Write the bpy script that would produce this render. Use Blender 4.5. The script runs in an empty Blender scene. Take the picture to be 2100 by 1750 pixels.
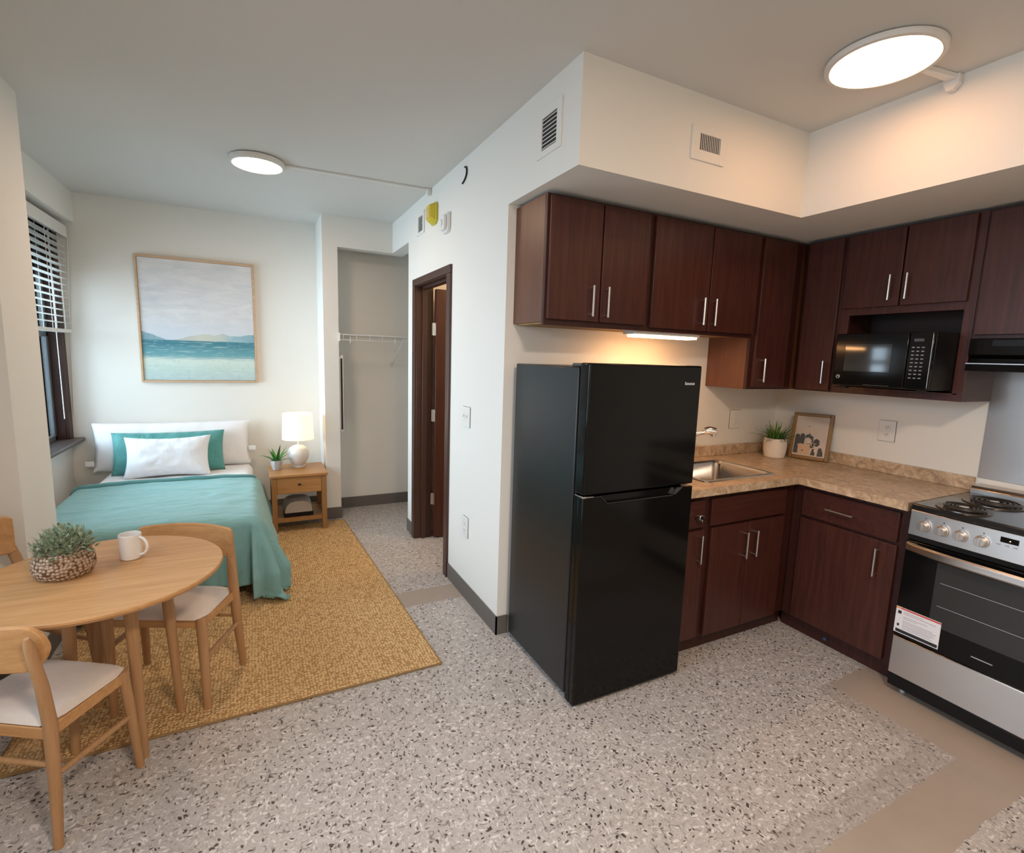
import bpy, bmesh, math, random
from mathutils import Vector, Matrix, noise
random.seed(7)
C = bpy.context.scene.collection
SC = bpy.context.scene
PI = math.pi

# ------------------------------------------------------------------ materials
class NT:
    def __init__(s, name):
        s.m = bpy.data.materials.new(name); s.m.use_nodes = True
        s.t = s.m.node_tree; s.t.nodes.clear()
        s.out = s.t.nodes.new('ShaderNodeOutputMaterial')
    def n(s, typ, **kw):
        nd = s.t.nodes.new(typ)
        ins = kw.pop('ins', {})
        for k, v in kw.items(): setattr(nd, k, v)
        for k, v in ins.items(): s.set(nd, k, v)
        return nd
    def set(s, nd, k, v):
        sock = nd.inputs[k]
        if isinstance(v, bpy.types.NodeSocket): s.t.links.new(v, sock)
        elif isinstance(v, (tuple, list)) and len(v) == 3 and sock.type == 'RGBA': sock.default_value = (*v, 1)
        else: sock.default_value = v
    def math(s, op, a, b=None, c=None, clamp=False):
        nd = s.n('ShaderNodeMath', operation=op, use_clamp=clamp)
        for i, v in enumerate((a, b, c)):
            if v is not None: s.set(nd, i, v)
        return nd.outputs[0]
    def mix(s, f, a, b, blend='MIX'):
        nd = s.n('ShaderNodeMix', data_type='RGBA', blend_type=blend)
        s.set(nd, 0, f); s.set(nd, 6, a); s.set(nd, 7, b)
        return nd.outputs[2]
    def ramp(s, f, stops, interp='LINEAR'):
        nd = s.n('ShaderNodeValToRGB'); nd.color_ramp.interpolation = interp
        e = nd.color_ramp.elements
        while len(e) < len(stops): e.new(.5)
        for el, (p, c) in zip(e, stops):
            el.position = p
            el.color = (c, c, c, 1) if isinstance(c, (int, float)) else (*c, 1)
        s.set(nd, 0, f); return nd.outputs[0]
    def coord(s, which='Object', scale=(1, 1, 1), rot=(0, 0, 0), loc=(0, 0, 0)):
        tc = s.n('ShaderNodeTexCoord')
        mp = s.n('ShaderNodeMapping', ins={'Scale': scale, 'Rotation': rot, 'Location': loc})
        s.t.links.new(tc.outputs[which], mp.inputs['Vector']); return mp.outputs[0]
    def noise(s, vec, scale, detail=2, rough=.5, dist=0, out=0):
        return s.n('ShaderNodeTexNoise', ins={'Vector': vec, 'Scale': scale, 'Detail': detail, 'Roughness': rough, 'Distortion': dist}).outputs[out]
    def voro(s, vec, scale, feature='F1', out=0, rnd=1.):
        return s.n('ShaderNodeTexVoronoi', feature=feature, ins={'Vector': vec, 'Scale': scale, 'Randomness': rnd}).outputs[out]
    def bump(s, h, strength=.3, dist=.01):
        return s.n('ShaderNodeBump', ins={'Height': h, 'Strength': strength, 'Distance': dist}).outputs[0]
    def bsdf(s, color, rough=.5, metal=0, normal=None, spec=.5, coat=0, **kw):
        b = s.n('ShaderNodeBsdfPrincipled')
        s.set(b, 'Base Color', color); s.set(b, 'Roughness', rough); s.set(b, 'Metallic', metal)
        s.set(b, 'Specular IOR Level', spec); s.set(b, 'Coat Weight', coat); s.set(b, 'Coat Roughness', .1)
        if normal is not None: s.set(b, 'Normal', normal)
        for k, v in kw.items(): s.set(b, k.replace('_', ' '), v)
        s.t.links.new(b.outputs[0], s.out.inputs[0]); return s.m

def plain(name, col, rough=.5, metal=0, spec=.5, coat=0, var=.04, vs=30, bump=0, bs=200):
    n = NT(name); v = n.coord()
    c = n.mix(n.noise(v, vs, 3), tuple(x * (1 - var) for x in col), tuple(min(1, x * (1 + var)) for x in col))
    nm = n.bump(n.noise(v, bs, 2), bump, .002) if bump else None
    return n.bsdf(c, rough, metal, nm, spec, coat)

def wood(name, c1, c2, axis='z', rough=.42, spec=.4, scale=1., coat=0):
    n = NT(name)
    sc = {'x': (1.2, 22, 22), 'y': (22, 1.2, 22), 'z': (22, 22, 1.2)}[axis]
    v = n.coord(scale=tuple(x * scale for x in sc))
    g = n.noise(v, 2.2, 6, .6, .6); g2 = n.noise(v, 9, 3, .6, .2)
    f = n.math('ADD', n.math('MULTIPLY', g, .75), n.math('MULTIPLY', g2, .25))
    col = n.ramp(f, [(.3, c1), (.52, tuple((a + b) / 2 for a, b in zip(c1, c2))), (.72, c2)])
    return n.bsdf(col, rough, 0, n.bump(g2, .06, .001), spec, coat)

def emit(name, col, strength):
    n = NT(name); e = n.n('ShaderNodeEmission', ins={'Color': col, 'Strength': strength})
    n.t.links.new(e.outputs[0], n.out.inputs[0]); return n.m

def wall_mat(name, col):
    n = NT(name); v = n.coord()
    c = n.mix(n.noise(v, 1.3, 3), tuple(x * .975 for x in col), col)
    return n.bsdf(c, .75, 0, n.bump(n.noise(v, 260, 2), .07, .002), .25)

def floor_mat():
    n = NT('terrazzo_floor'); v = n.coord()
    wv = n.n('ShaderNodeVectorMath', operation='ADD')
    wn = n.n('ShaderNodeTexNoise', ins={'Vector': v, 'Scale': 26., 'Detail': 1.})
    sb = n.n('ShaderNodeVectorMath', operation='MULTIPLY_ADD', ins={1: (.03, .03, 0), 2: (-.015, -.015, 0)})
    n.t.links.new(wn.outputs[1], sb.inputs[0]); n.t.links.new(v, wv.inputs[0]); n.t.links.new(sb.outputs[0], wv.inputs[1])
    w = wv.outputs[0]
    big = n.noise(v, 2.2, 4, .6); mid = n.noise(v, 38, 3, .6)
    base = n.mix(big, (.385, .35, .33), (.48, .445, .42))
    base = n.mix(n.math('MULTIPLY', n.ramp(mid, [(.35, 0.), (.65, 1.)]), .5), base, (.61, .565, .535))
    base = n.mix(n.math('MULTIPLY', n.ramp(n.noise(w, 120, 2, .6, .6), [(.48, 0.), (.62, 1.)]), .5), base, (.33, .29, .265))
    # curved shell-like chips: elongated cells of a warped voronoi
    def chips(vec, scale, size, keep, soft=.03, stretch=(1, 2.6, 1), rot=0.):
        mp = n.n('ShaderNodeMapping', ins={'Scale': stretch, 'Rotation': (0, 0, rot)}); n.t.links.new(vec, mp.inputs[0])
        vo = n.n('ShaderNodeTexVoronoi', ins={'Vector': mp.outputs[0], 'Scale': scale})
        d = n.math('SUBTRACT', 1., n.math('SMOOTH_MAX', 0., n.math('DIVIDE', n.math('SUBTRACT', vo.outputs['Distance'], size), soft), .01), clamp=True)
        sp = n.n('ShaderNodeSeparateColor'); n.t.links.new(vo.outputs['Color'], sp.inputs[0])
        return n.math('MULTIPLY', d, n.math('LESS_THAN', sp.outputs[0], keep))
    light = n.math('MAXIMUM', chips(w, 28, .24, .5, .08, (1, 2.4, 1), .5), chips(w, 36, .22, .5, .08, (2.4, 1, 1), .9))
    dark = n.math('MAXIMUM', chips(w, 25, .15, .62, .05, (1, 2.4, 1), .35), n.math('MAXIMUM', chips(w, 29, .15, .6, .05, (2.3, 1, 1), .2), chips(w, 38, .17, .55, .06, (1.2, 1, 1), .8)))
    brown = chips(w, 36, .22, .3, .08, (1.8, 1, 1), 1.3)
    col = n.mix(n.math('MULTIPLY', brown, .5), base, (.27, .22, .19))
    col = n.mix(n.math('MULTIPLY', light, .6), col, (.80, .75, .71))
    def worm(sc_, off, wd_, m_):
        mp = n.n('ShaderNodeMapping', ins={'Location': (off, off * .7, off * .3)}); n.t.links.new(v, mp.inputs[0])
        a_ = n.math('ABSOLUTE', n.math('SUBTRACT', n.noise(mp.outputs[0], sc_, 1, .4), .5))
        ln = n.math('SUBTRACT', 1., n.math('DIVIDE', a_, wd_), clamp=True)
        return n.math('MULTIPLY', ln, n.math('GREATER_THAN', n.noise(mp.outputs[0], sc_ * .9, 0, .5, 2.), m_))
    col = n.mix(n.math('MULTIPLY', worm(30, 3.1, .035, .52), .55), col, (.82, .77, .73))
    col = n.mix(n.math('MULTIPLY', worm(26, 9.7, .035, .53), .75), col, (.12, .10, .085))
    col = n.mix(n.math('MULTIPLY', dark, .92), col, (.04, .03, .026))
    # trench patches of plain concrete
    sx = n.n('ShaderNodeSeparateXYZ'); n.t.links.new(v, sx.inputs[0])
    jit = n.math('MULTIPLY', n.math('SUBTRACT', n.noise(v, 14, 3), .5), .035)
    X = n.math('ADD', sx.outputs[0], jit); Y = n.math('ADD', sx.outputs[1], jit)
    def band(val, a, b):
        return n.math('MULTIPLY', n.math('GREATER_THAN', val, a), n.math('LESS_THAN', val, b))
    m1 = n.math('MULTIPLY', band(Y, .49, .683), band(X, -2.4, .02))
    m2 = n.math('MULTIPLY', band(X, 1.295, 2.2), band(Y, -3.6, -1.045))
    m3 = n.math('MULTIPLY', band(Y, -1.742, -1.556), band(X, -2.4, 1.32))
    mask = n.math('MAXIMUM', m1, n.math('MAXIMUM', m2, m3))
    pc = n.mix(n.noise(v, 3, 5, .65), (.32, .262, .215), (.46, .385, .325))
    pc = n.mix(n.math('MULTIPLY', n.noise(v, 60, 3), .3), pc, (.34, .285, .24))
    # worn darker border of the slab beside the trenches
    e1 = n.math('MULTIPLY', band(Y, -1.56, -1.455), band(X, -.2, 1.32))
    e2 = n.math('MULTIPLY', band(X, 1.2, 1.30), band(Y, -1.56, -1.045))
    col = n.mix(n.math('MULTIPLY', n.math('MAXIMUM', e1, e2), .38), col, (.28, .24, .215))
    col = n.mix(mask, col, pc)
    return n.bsdf(col, .42, 0, n.bump(n.noise(v, 90, 2), .05, .002), .35)

def rug_mat():
    n = NT('jute_weave')
    v = n.coord()
    wn = n.n('ShaderNodeTexNoise', ins={'Vector': v, 'Scale': 14., 'Detail': 2.})
    sb = n.n('ShaderNodeVectorMath', operation='MULTIPLY_ADD', ins={1: (.02, .02, 0), 2: (-.01, -.01, 0)})
    wv = n.n('ShaderNodeVectorMath', operation='ADD')
    n.t.links.new(wn.outputs[1], sb.inputs[0]); n.t.links.new(v, wv.inputs[0]); n.t.links.new(sb.outputs[0], wv.inputs[1])
    w = wv.outputs[0]
    d = n.voro(w, 72, rnd=.45)
    d2 = n.voro(w, 150, rnd=.8)
    h = n.math('SUBTRACT', 1., n.math('MULTIPLY', d, 1.35), clamp=True)
    col = n.ramp(h, [(.08, (.40, .22, .09)), (.26, (.73, .475, .225)), (.7, (.95, .68, .37))])
    col = n.mix(n.math('MULTIPLY', n.noise(v, 3.5, 4, .6), .35), col, (.76, .49, .225), 'MIX')
    hh = n.math('ADD', h, n.math('MULTIPLY', n.math('SUBTRACT', 1., d2), .3))
    return n.bsdf(col, .9, 0, n.bump(hh, .9, .012), .15)

def stone_mat(name, a, b, c, sc=1.):
    n = NT(name); v = n.coord()
    n1 = n.noise(v, 16 * sc, 6, .65, 1.6); n2 = n.noise(v, 55 * sc, 4, .6, .8); n3 = n.noise(v, 5 * sc, 3)
    col = n.ramp(n1, [(.34, a), (.48, b), (.62, c)])
    col = n.mix(n.math('MULTIPLY', n.ramp(n2, [(.42, 0.), (.6, 1.)]), .5), col, a)
    col = n.mix(n.math('MULTIPLY', n3, .3), col, b)
    return n.bsdf(col, .3, 0, None, .5)

def steel_mat(name, col=(.56, .55, .54), rough=.28, axis='y', aniso=0.):
    n = NT(name)
    sc = {'y': (240, 2, 240), 'x': (2, 240, 240), 'z': (240, 240, 2)}[axis]
    v = n.coord(scale=sc); g = n.noise(v, 1.2, 3)
    r = n.math('ADD', rough - .06, n.math('MULTIPLY', g, .12))
    return n.bsdf(col, r, 1., n.bump(g, .04, .001), Anisotropic=aniso, Anisotropic_Rotation=.25)

def fabric(name, col, rough=.9, weave=900, bump=.12, fold=0, var=.06, sheen=.2, fscale=5.):
    n = NT(name); v = n.coord()
    c = n.mix(n.noise(v, 40, 4, .6), tuple(x * (1 - var) for x in col), tuple(min(1, x * (1 + var)) for x in col))
    h = n.noise(v, weave, 1)
    nm = n.bump(h, bump, .001)
    if fold:
        v2 = n.coord(scale=(1., 2.2, 1.))
        f = n.noise(v2, fscale, 4, .55, .6)
        b2 = n.n('ShaderNodeBump', ins={'Height': f, 'Strength': fold, 'Distance': .03, 'Normal': nm}); nm = b2.outputs[0]
    return n.bsdf(c, rough, 0, nm, .2, Sheen_Weight=sheen)

def glass_mat(name, tint=(.85, .92, .95), gloss=.1):
    n = NT(name)
    tr = n.n('ShaderNodeBsdfTransparent', ins={'Color': tint})
    gl = n.n('ShaderNodeBsdfGlossy', ins={'Color': (1, 1, 1), 'Roughness': .02})
    fr = n.n('ShaderNodeFresnel', ins={'IOR': 1.45})
    mx = n.n('ShaderNodeMixShader'); n.t.links.new(fr.outputs[0], mx.inputs[0])
    n.t.links.new(tr.outputs[0], mx.inputs[1]); n.t.links.new(gl.outputs[0], mx.inputs[2])
    n.t.links.new(mx.outputs[0], n.out.inputs[0]); return n.m

def shade_mat():
    n = NT('lamp_shade_linen')
    d = n.n('ShaderNodeBsdfDiffuse', ins={'Color': (.9, .86, .78)})
    t = n.n('ShaderNodeBsdfTranslucent', ins={'Color': (1., .9, .74)})
    mx = n.n('ShaderNodeMixShader', ins={0: .55}); n.t.links.new(d.outputs[0], mx.inputs[1]); n.t.links.new(t.outputs[0], mx.inputs[2])
    e = n.n('ShaderNodeEmission', ins={'Color': (1., .80, .56), 'Strength': .5})
    ad = n.n('ShaderNodeAddShader'); n.t.links.new(mx.outputs[0], ad.inputs[0]); n.t.links.new(e.outputs[0], ad.inputs[1])
    n.t.links.new(ad.outputs[0], n.out.inputs[0]); return n.m

def seascape_mat():
    n = NT('seascape_canvas')
    v = n.coord('Generated')
    sp = n.n('ShaderNodeSeparateXYZ'); n.t.links.new(v, sp.inputs[0]); x, z = sp.outputs[0], sp.outputs[2]
    vb = n.n('ShaderNodeMapping', ins={'Scale': (2., 1, 9.)}); n.t.links.new(v, vb.inputs[0])
    nz = n.noise(vb.outputs[0], 2.4, 5, .6, .5)
    vw = n.n('ShaderNodeMapping', ins={'Scale': (3., 1, 40.)}); n.t.links.new(v, vw.inputs[0])
    nw = n.noise(vw.outputs[0], 2.2, 4, .6, .3)
    nf = n.noise(v, 22, 3, .6)
    sky = n.ramp(nz, [(.3, (.58, .595, .62)), (.5, (.66, .655, .655)), (.7, (.73, .715, .71))])
    sky = n.mix(n.ramp(z, [(.36, 1.), (.55, 0.)]), sky, (.60, .645, .69))
    hgt = n.ramp(x, [(0, .405), (.07, .385), (.2, .342), (.3, .345), (.42, .375), (.55, .398), (.62, .385), (.71, .405), (.78, .385), (.86, .39), (1, .41)])
    hgt = n.math('ADD', hgt, n.math('MULTIPLY', n.math('SUBTRACT', n.noise(v, 14, 3), .5), .03))
    hcol = n.ramp(x, [(.0, (.10, .27, .36)), (.2, (.22, .38, .44)), (.3, (.40, .45, .42)), (.5, (.56, .55, .45)), (.68, (.50, .53, .46)), (.8, (.24, .43, .49)), (1, (.12, .32, .42))])
    hcol = n.mix(n.math('MULTIPLY', nf, .45), hcol, (.62, .64, .60))
    col = n.mix(n.math('LESS_THAN', z, hgt), sky, hcol)
    zz = n.math('ADD', z, n.math('MULTIPLY', n.math('SUBTRACT', nw, .5), .09))
    wat = n.ramp(zz, [(.0, (.45, .56, .56)), (.09, (.50, .63, .58)), (.17, (.62, .71, .63)), (.205, (.16, .36, .39)), (.26, (.11, .30, .345)), (.31, (.07, .22, .27))])
    wat = n.mix(n.math('MULTIPLY', n.ramp(nw, [(.52, 0.), (.66, 1.)]), .42), wat, (.62, .74, .70))
    wat = n.mix(n.math('MULTIPLY', n.ramp(nf, [(.56, 0.), (.68, 1.)]), .3), wat, (.30, .42, .48))
    col = n.mix(n.math('LESS_THAN', z, .338), col, wat)
    return n.bsdf(col, .8, 0, n.bump(n.noise(v, 120, 2), .1, .002), .2)

def basket_mat():
    n = NT('woven_rope'); v = n.coord()
    d = n.voro(v, 85, rnd=.5)
    h = n.math('SUBTRACT', 1., n.math('MULTIPLY', d, 1.3), clamp=True)
    col = n.ramp(h, [(.12, (.13, .07, .04)), (.3, (.42, .29, .20)), (.7, (.62, .47, .36))])
    return n.bsdf(col, .85, 0, n.bump(h, 1., .01), .2)

def leaf_mat(name, a, b, rough=.5):
    n = NT(name)
    inf = n.n('ShaderNodeNewGeometry')
    col = n.mix(n.noise(n.coord(), 45, 2), a, b)
    col = n.mix(n.math('MULTIPLY', inf.outputs['Random Per Island'], .5), col, b)
    return n.bsdf(col, rough, 0, None, .35)

M = {}
M['wall'] = wall_mat('wall_paint', (.80, .785, .735))
M['ceil'] = wall_mat('ceiling_paint', (.66, .655, .625))
M['floor'] = floor_mat()
M['base'] = plain('baseboard_vinyl', (.135, .118, .105), .55, var=.05)
M['cherry'] = wood('cherry_wood', (.038, .0105, .0075), (.088, .026, .0165), 'z', .36, .42)
M['cherry_h'] = wood('cherry_wood_crossgrain', (.038, .0105, .0075), (.082, .024, .0155), 'x', .36, .42)
M['cherry_dk'] = wood('cherry_wood_frame', (.028, .0075, .006), (.058, .016, .011), 'z', .4, .4)
M['veneer_lit'] = wood('cherry_veneer_lit', (.11, .042, .022), (.17, .066, .034), 'z', .36, .45)  # lighter cherry veneer; window and lamp light on the sides put into colour
M['tan'] = wood('unfinished_underside', (.30, .18, .075), (.40, .25, .11), 'x', .6, .2)
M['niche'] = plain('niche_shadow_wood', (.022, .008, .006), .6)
M['doorwood'] = wood('door_mahogany', (.048, .0135, .008), (.10, .03, .016), 'z', .33, .45)
M['frame_br'] = plain('brown_painted_steel', (.058, .025, .018), .38, var=.05)
M['oak'] = wood('light_oak', (.44, .225, .085), (.64, .36, .16), 'x', .45, .35)
M['oak_z'] = wood('light_oak_upright', (.36, .195, .088), (.50, .29, .145), 'z', .48, .35)
M['oak_ns'] = wood('honey_oak', (.33, .155, .05), (.46, .235, .085), 'x', .42, .4)
M['oak_nsz'] = wood('honey_oak_upright', (.27, .13, .042), (.37, .19, .07), 'z', .45, .35)
M['nickel'] = steel_mat('brushed_nickel', (.62, .59, .55), .3, 'z')
M['steel'] = steel_mat('stainless_steel', (.63, .595, .56), .34, 'y', .75)
M['steel_s'] = steel_mat('stainless_sink', (.58, .55, .52), .24, 'x')
M['chrome'] = plain('chrome', (.75, .75, .76), .08, 1., var=.01)
M['blk_gloss'] = plain('black_gloss', (.0045, .0042, .004), .12, 0, .22, 0, var=.1)
M['blk_side'] = plain('black_textured_side', (.012, .0135, .015), .30, 0, .45, var=.08, bump=.05, bs=900)
M['blk_mat'] = plain('black_matte', (.0065, .0065, .0065), .42, 0, .25)
M['blk_glass'] = plain('dark_oven_glass', (.022, .023, .023), .07, 0, .55, 0)
M['gasket'] = plain('door_gasket_grey', (.05, .055, .06), .4)
M['white_pl'] = plain('white_plastic', (.76, .755, .73), .4, var=.01)
M['white_mt'] = plain('white_metal', (.72, .71, .68), .4, var=.02)
M['slot'] = plain('dark_slot', (.012, .012, .013), .7)
M['yellow'] = plain('yellow_plastic', (.62, .52, .045), .38, var=.03)
M['amber'] = plain('amber_plate', (.66, .47, .16), .5)
M['counter'] = stone_mat('laminate_stone', (.29, .205, .135), (.56, .405, .26), (.72, .575, .42), .8)
M['rug'] = rug_mat()
M['rugedge'] = fabric('rug_binding', (.30, .185, .075), .9)
M['teal'] = fabric('seafoam_cotton', (.215, .42, .42), .85, 700, .1, .75, .04, .2, 4.)
M['teal_dk'] = fabric('deep_teal_satin', (.085, .30, .285), .5, 700, .08, .7, .06, .2, 9.)
M['teal_fold'] = fabric('seafoam_lining', (.11, .27, .275), .85, 700, .1, .42, .05, .2, 6.)
M['white_f'] = fabric('white_cotton', (.82, .82, .83), .85, 700, .1, .25, .02, .2, 6.)
M['white_f2'] = fabric('white_linen', (.74, .76, .79), .85, 800, .1, .3, .03, .2, 8.)
M['linen'] = fabric('grey_linen', (.70, .63, .575), .9, 420, .35, 0, .07)
M['greycloth'] = fabric('grey_knit', (.42, .36, .31), .95, 300, .3)
M['bedbase'] = plain('dark_bed_base', (.03, .03, .032), .8)
M['ceramic'] = plain('white_ceramic', (.78, .76, .73), .25, var=.02, bump=0)
M['mug'] = plain('white_glazed_mug', (.80, .78, .76), .22, var=.01)
M['pot_w'] = plain('chalk_white_pot', (.76, .71, .66), .75, var=.08, vs=45, bump=.5, bs=40)
M['pot_g'] = stone_mat('speckled_grey_pot', (.20, .20, .21), (.52, .52, .52), (.78, .77, .75), 5.)
M['basket'] = basket_mat()
M['leaf_sage'] = leaf_mat('sage_leaves', (.10, .165, .095), (.40, .47, .33))
M['leaf_green'] = leaf_mat('agave_leaves', (.02, .11, .015), (.05, .22, .03), .4)
M['leaf_grass'] = leaf_mat('grass_leaves', (.03, .12, .015), (.10, .22, .04), .5)
M['soil'] = plain('potting_soil', (.03, .02, .012), .95)
M['sea'] = seascape_mat()
M['frame_oak'] = wood('pale_oak_frame', (.50, .32, .19), (.66, .45, .29), 'x', .5, .3)
M['frame_gold'] = wood('antique_gold_frame', (.17, .082, .022), (.36, .20, .055), 'y', .38, .5, 3.)
M['paper'] = plain('print_paper', (.60, .52, .45), .7, var=.06, vs=12)
M['ink_dk'] = plain('print_ink_dark', (.085, .085, .085), .8, var=.35, vs=60)
M['ink_pe'] = plain('print_ink_peach', (.62, .43, .28), .8, var=.12, vs=40)
M['ink_wh'] = plain('print_ink_cream', (.72, .62, .50), .8)
M['glass'] = glass_mat('window_glass')
M['sash'] = plain('grey_sash', (.085, .095, .10), .45)
M['winwood'] = wood('window_mahogany', (.022, .008, .006), (.05, .017, .012), 'z', .4, .4)
M['sill'] = plain('sill_brown', (.085, .065, .060), .35, var=.06)
M['blind'] = plain('blind_vinyl', (.70, .69, .65), .5, var=.02)
M['cord'] = plain('blind_cord', (.72, .70, .66), .8)
M['lamp_k'] = emit('kitchen_diffuser', (1., .53, .28), 14.5)
M['lamp_b'] = emit('bedroom_diffuser', (1., .69, .47), 72.)
M['strip'] = emit('strip_diffuser', (1., .50, .20), 34.)
M['led'] = emit('display_led', (1., .75, .45), 2.)
M['shade'] = shade_mat()
M['red'] = plain('label_red', (.62, .07, .06), .5)
M['orange'] = plain('label_orange', (.75, .28, .06), .5)
M['lab_w'] = plain('label_white', (.78, .77, .80), .5)
M['lab_g'] = plain('label_grey_text', (.42, .40, .45), .6)
M['lab_k'] = plain('label_black', (.02, .02, .025), .5)
M['keys'] = plain('keypad_print', (.22, .23, .26), .5)
M['badge'] = plain('badge_silver', (.55, .57, .60), .35, .6)
M['coil'] = plain('coil_element', (.035, .028, .024), .42, .3)
M['drip'] = plain('drip_bowl', (.10, .085, .075), .25, .8)
M['cook'] = plain('cooktop_enamel', (.014, .015, .016), .16, 0, .5, .3)
M['mirror'] = plain('mirror_glass', (.10, .11, .12), .05, .9)
M['bluetape'] = plain('blue_tape', (.03, .09, .22), .6)
M['conc_white'] = plain('pale_paint_fleck', (.68, .64, .58), .8)

# ------------------------------------------------------------------ mesh builder
class MB:
    def __init__(s, root=None):
        s.bm = bmesh.new(); s.org = Vector(root.location) if root else Vector((0, 0, 0))
    def face(s, pts, mi=0):
        f = s.bm.faces.new([s.bm.verts.new(p) for p in pts]); f.material_index = mi; return f
    def box(s, x0, x1, y0, y1, z0, z1, mi=0):
        x0, x1 = sorted((x0, x1)); y0, y1 = sorted((y0, y1)); z0, z1 = sorted((z0, z1))
        v = [s.bm.verts.new(p) for p in ((x0, y0, z0), (x1, y0, z0), (x1, y1, z0), (x0, y1, z0), (x0, y0, z1), (x1, y0, z1), (x1, y1, z1), (x0, y1, z1))]
        for q in ((3, 2, 1, 0), (4, 5, 6, 7), (0, 1, 5, 4), (1, 2, 6, 5), (2, 3, 7, 6), (3, 0, 4, 7)):
            f = s.bm.faces.new([v[i] for i in q]); f.material_index = mi
        return s
    def rings(s, rings, mi=0, cap=True, closed=True):
        R = [[s.bm.verts.new(p) for p in r] for r in rings]
        n = len(R[0])
        for a, b in zip(R, R[1:]):
            for i in range(n if closed else n - 1):
                j = (i + 1) % n
                f = s.bm.faces.new((a[i], a[j], b[j], b[i])); f.material_index = mi
        if cap and closed:
            f = s.bm.faces.new(R[0][::-1]); f.material_index = mi
            f = s.bm.faces.new(R[-1]); f.material_index = mi
        return s
    def tube(s, path, r, seg=10, mi=0, cap=True, flat=1.):
        path = [Vector(p) for p in path]; rr = r if isinstance(r, (list, tuple)) else [r] * len(path)
        rings = []; up = None
        for i, p in enumerate(path):
            t = (path[min(i + 1, len(path) - 1)] - path[max(i - 1, 0)]).normalized()
            if up is None:
                up = Vector((0, 0, 1)) if abs(t.z) < .9 else Vector((0, 1, 0))
            a = t.cross(up).normalized(); b = a.cross(t).normalized(); up = b
            rings.append([p + a * math.cos(2 * PI * k / seg) * rr[i] + b * math.sin(2 * PI * k / seg) * rr[i] * flat for k in range(seg)])
        return s.rings(rings, mi, cap)
    def cyl(s, p0, p1, r0, r1=None, seg=20, mi=0):
        return s.tube([p0, p1], [r0, r0 if r1 is None else r1], seg, mi)
    def lathe(s, c, prof, seg=32, mi=0, cap=True, sx=1., sy=1.):
        c = Vector(c)
        return s.rings([[c + Vector((r * sx * math.cos(2 * PI * k / seg), r * sy * math.sin(2 * PI * k / seg), z)) for k in range(seg)] for r, z in prof], mi, cap)
    def prism(s, poly, a, b, axis='y', mi=0):
        def P(u, w, t): return {'x': (t, u, w), 'y': (u, t, w), 'z': (u, w, t)}[axis]
        A = [s.bm.verts.new(P(u, w, a)) for u, w in poly]; B = [s.bm.verts.new(P(u, w, b)) for u, w in poly]
        n = len(poly)
        for i in range(n):
            j = (i + 1) % n; f = s.bm.faces.new((A[i], A[j], B[j], B[i])); f.material_index = mi
        f = s.bm.faces.new(A[::-1]); f.material_index = mi
        f = s.bm.faces.new(B); f.material_index = mi
        return s
    def grid(s, fn, nu, nv, mi=0, wrap=False):
        V = [[s.bm.verts.new(fn(i / nu, j / nv)) for j in range(nv + 1)] for i in range(nu + 1)]
        for i in range(nu):
            for j in range(nv):
                f = s.bm.faces.new((V[i][j], V[i + 1][j], V[i + 1][j + 1], V[i][j + 1])); f.material_index = mi
        return s
    def build(s, name, mats, parent=None, bevel=0, seg=2, angle=35, solid=0, sub=0, weld=False, normals=True):
        if weld: bmesh.ops.remove_doubles(s.bm, verts=s.bm.verts, dist=1e-5)
        if normals: bmesh.ops.recalc_face_normals(s.bm, faces=s.bm.faces)
        for v in s.bm.verts: v.co -= s.org
        me = bpy.data.meshes.new(name); s.bm.to_mesh(me); s.bm.free()
        for m in (mats if isinstance(mats, (list, tuple)) else [mats]): me.materials.append(m)
        for p in me.polygons: p.use_smooth = True
        me.set_sharp_from_angle(angle=math.radians(angle))
        o = bpy.data.objects.new(name, me); C.objects.link(o)
        if parent is not None: o.parent = parent
        else: o.location = s.org
        if solid:
            md = o.modifiers.new('solid', 'SOLIDIFY'); md.thickness = solid; md.offset = 0
        if bevel:
            md = o.modifiers.new('bevel', 'BEVEL'); md.width = bevel; md.segments = seg; md.limit_method = 'ANGLE'; md.angle_limit = math.radians(40)
        if sub:
            md = o.modifiers.new('sub', 'SUBSURF'); md.levels = sub; md.render_levels = sub
        return o

def thing(name, label, cat, loc=(0, 0, 0), group=None):
    o = bpy.data.objects.new(name, None); C.objects.link(o); o.location = loc
    o.empty_display_size = .1
    o['label'] = label; o['category'] = cat
    if group: o['group'] = group
    return o
def tag(o, label, cat, group=None):
    o['label'] = label; o['category'] = cat
    if group: o['group'] = group
    return o
def structure(name, loc=(0, 0, 0)):
    o = bpy.data.objects.new(name, None); C.objects.link(o); o.location = loc; o['kind'] = 'structure'; return o
def swall(name, boxes, mat='wall', bevel=0):
    b = MB()
    for x in boxes: b.box(*x)
    o = b.build(name, M[mat], None, bevel); o['kind'] = 'structure'; return o

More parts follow.
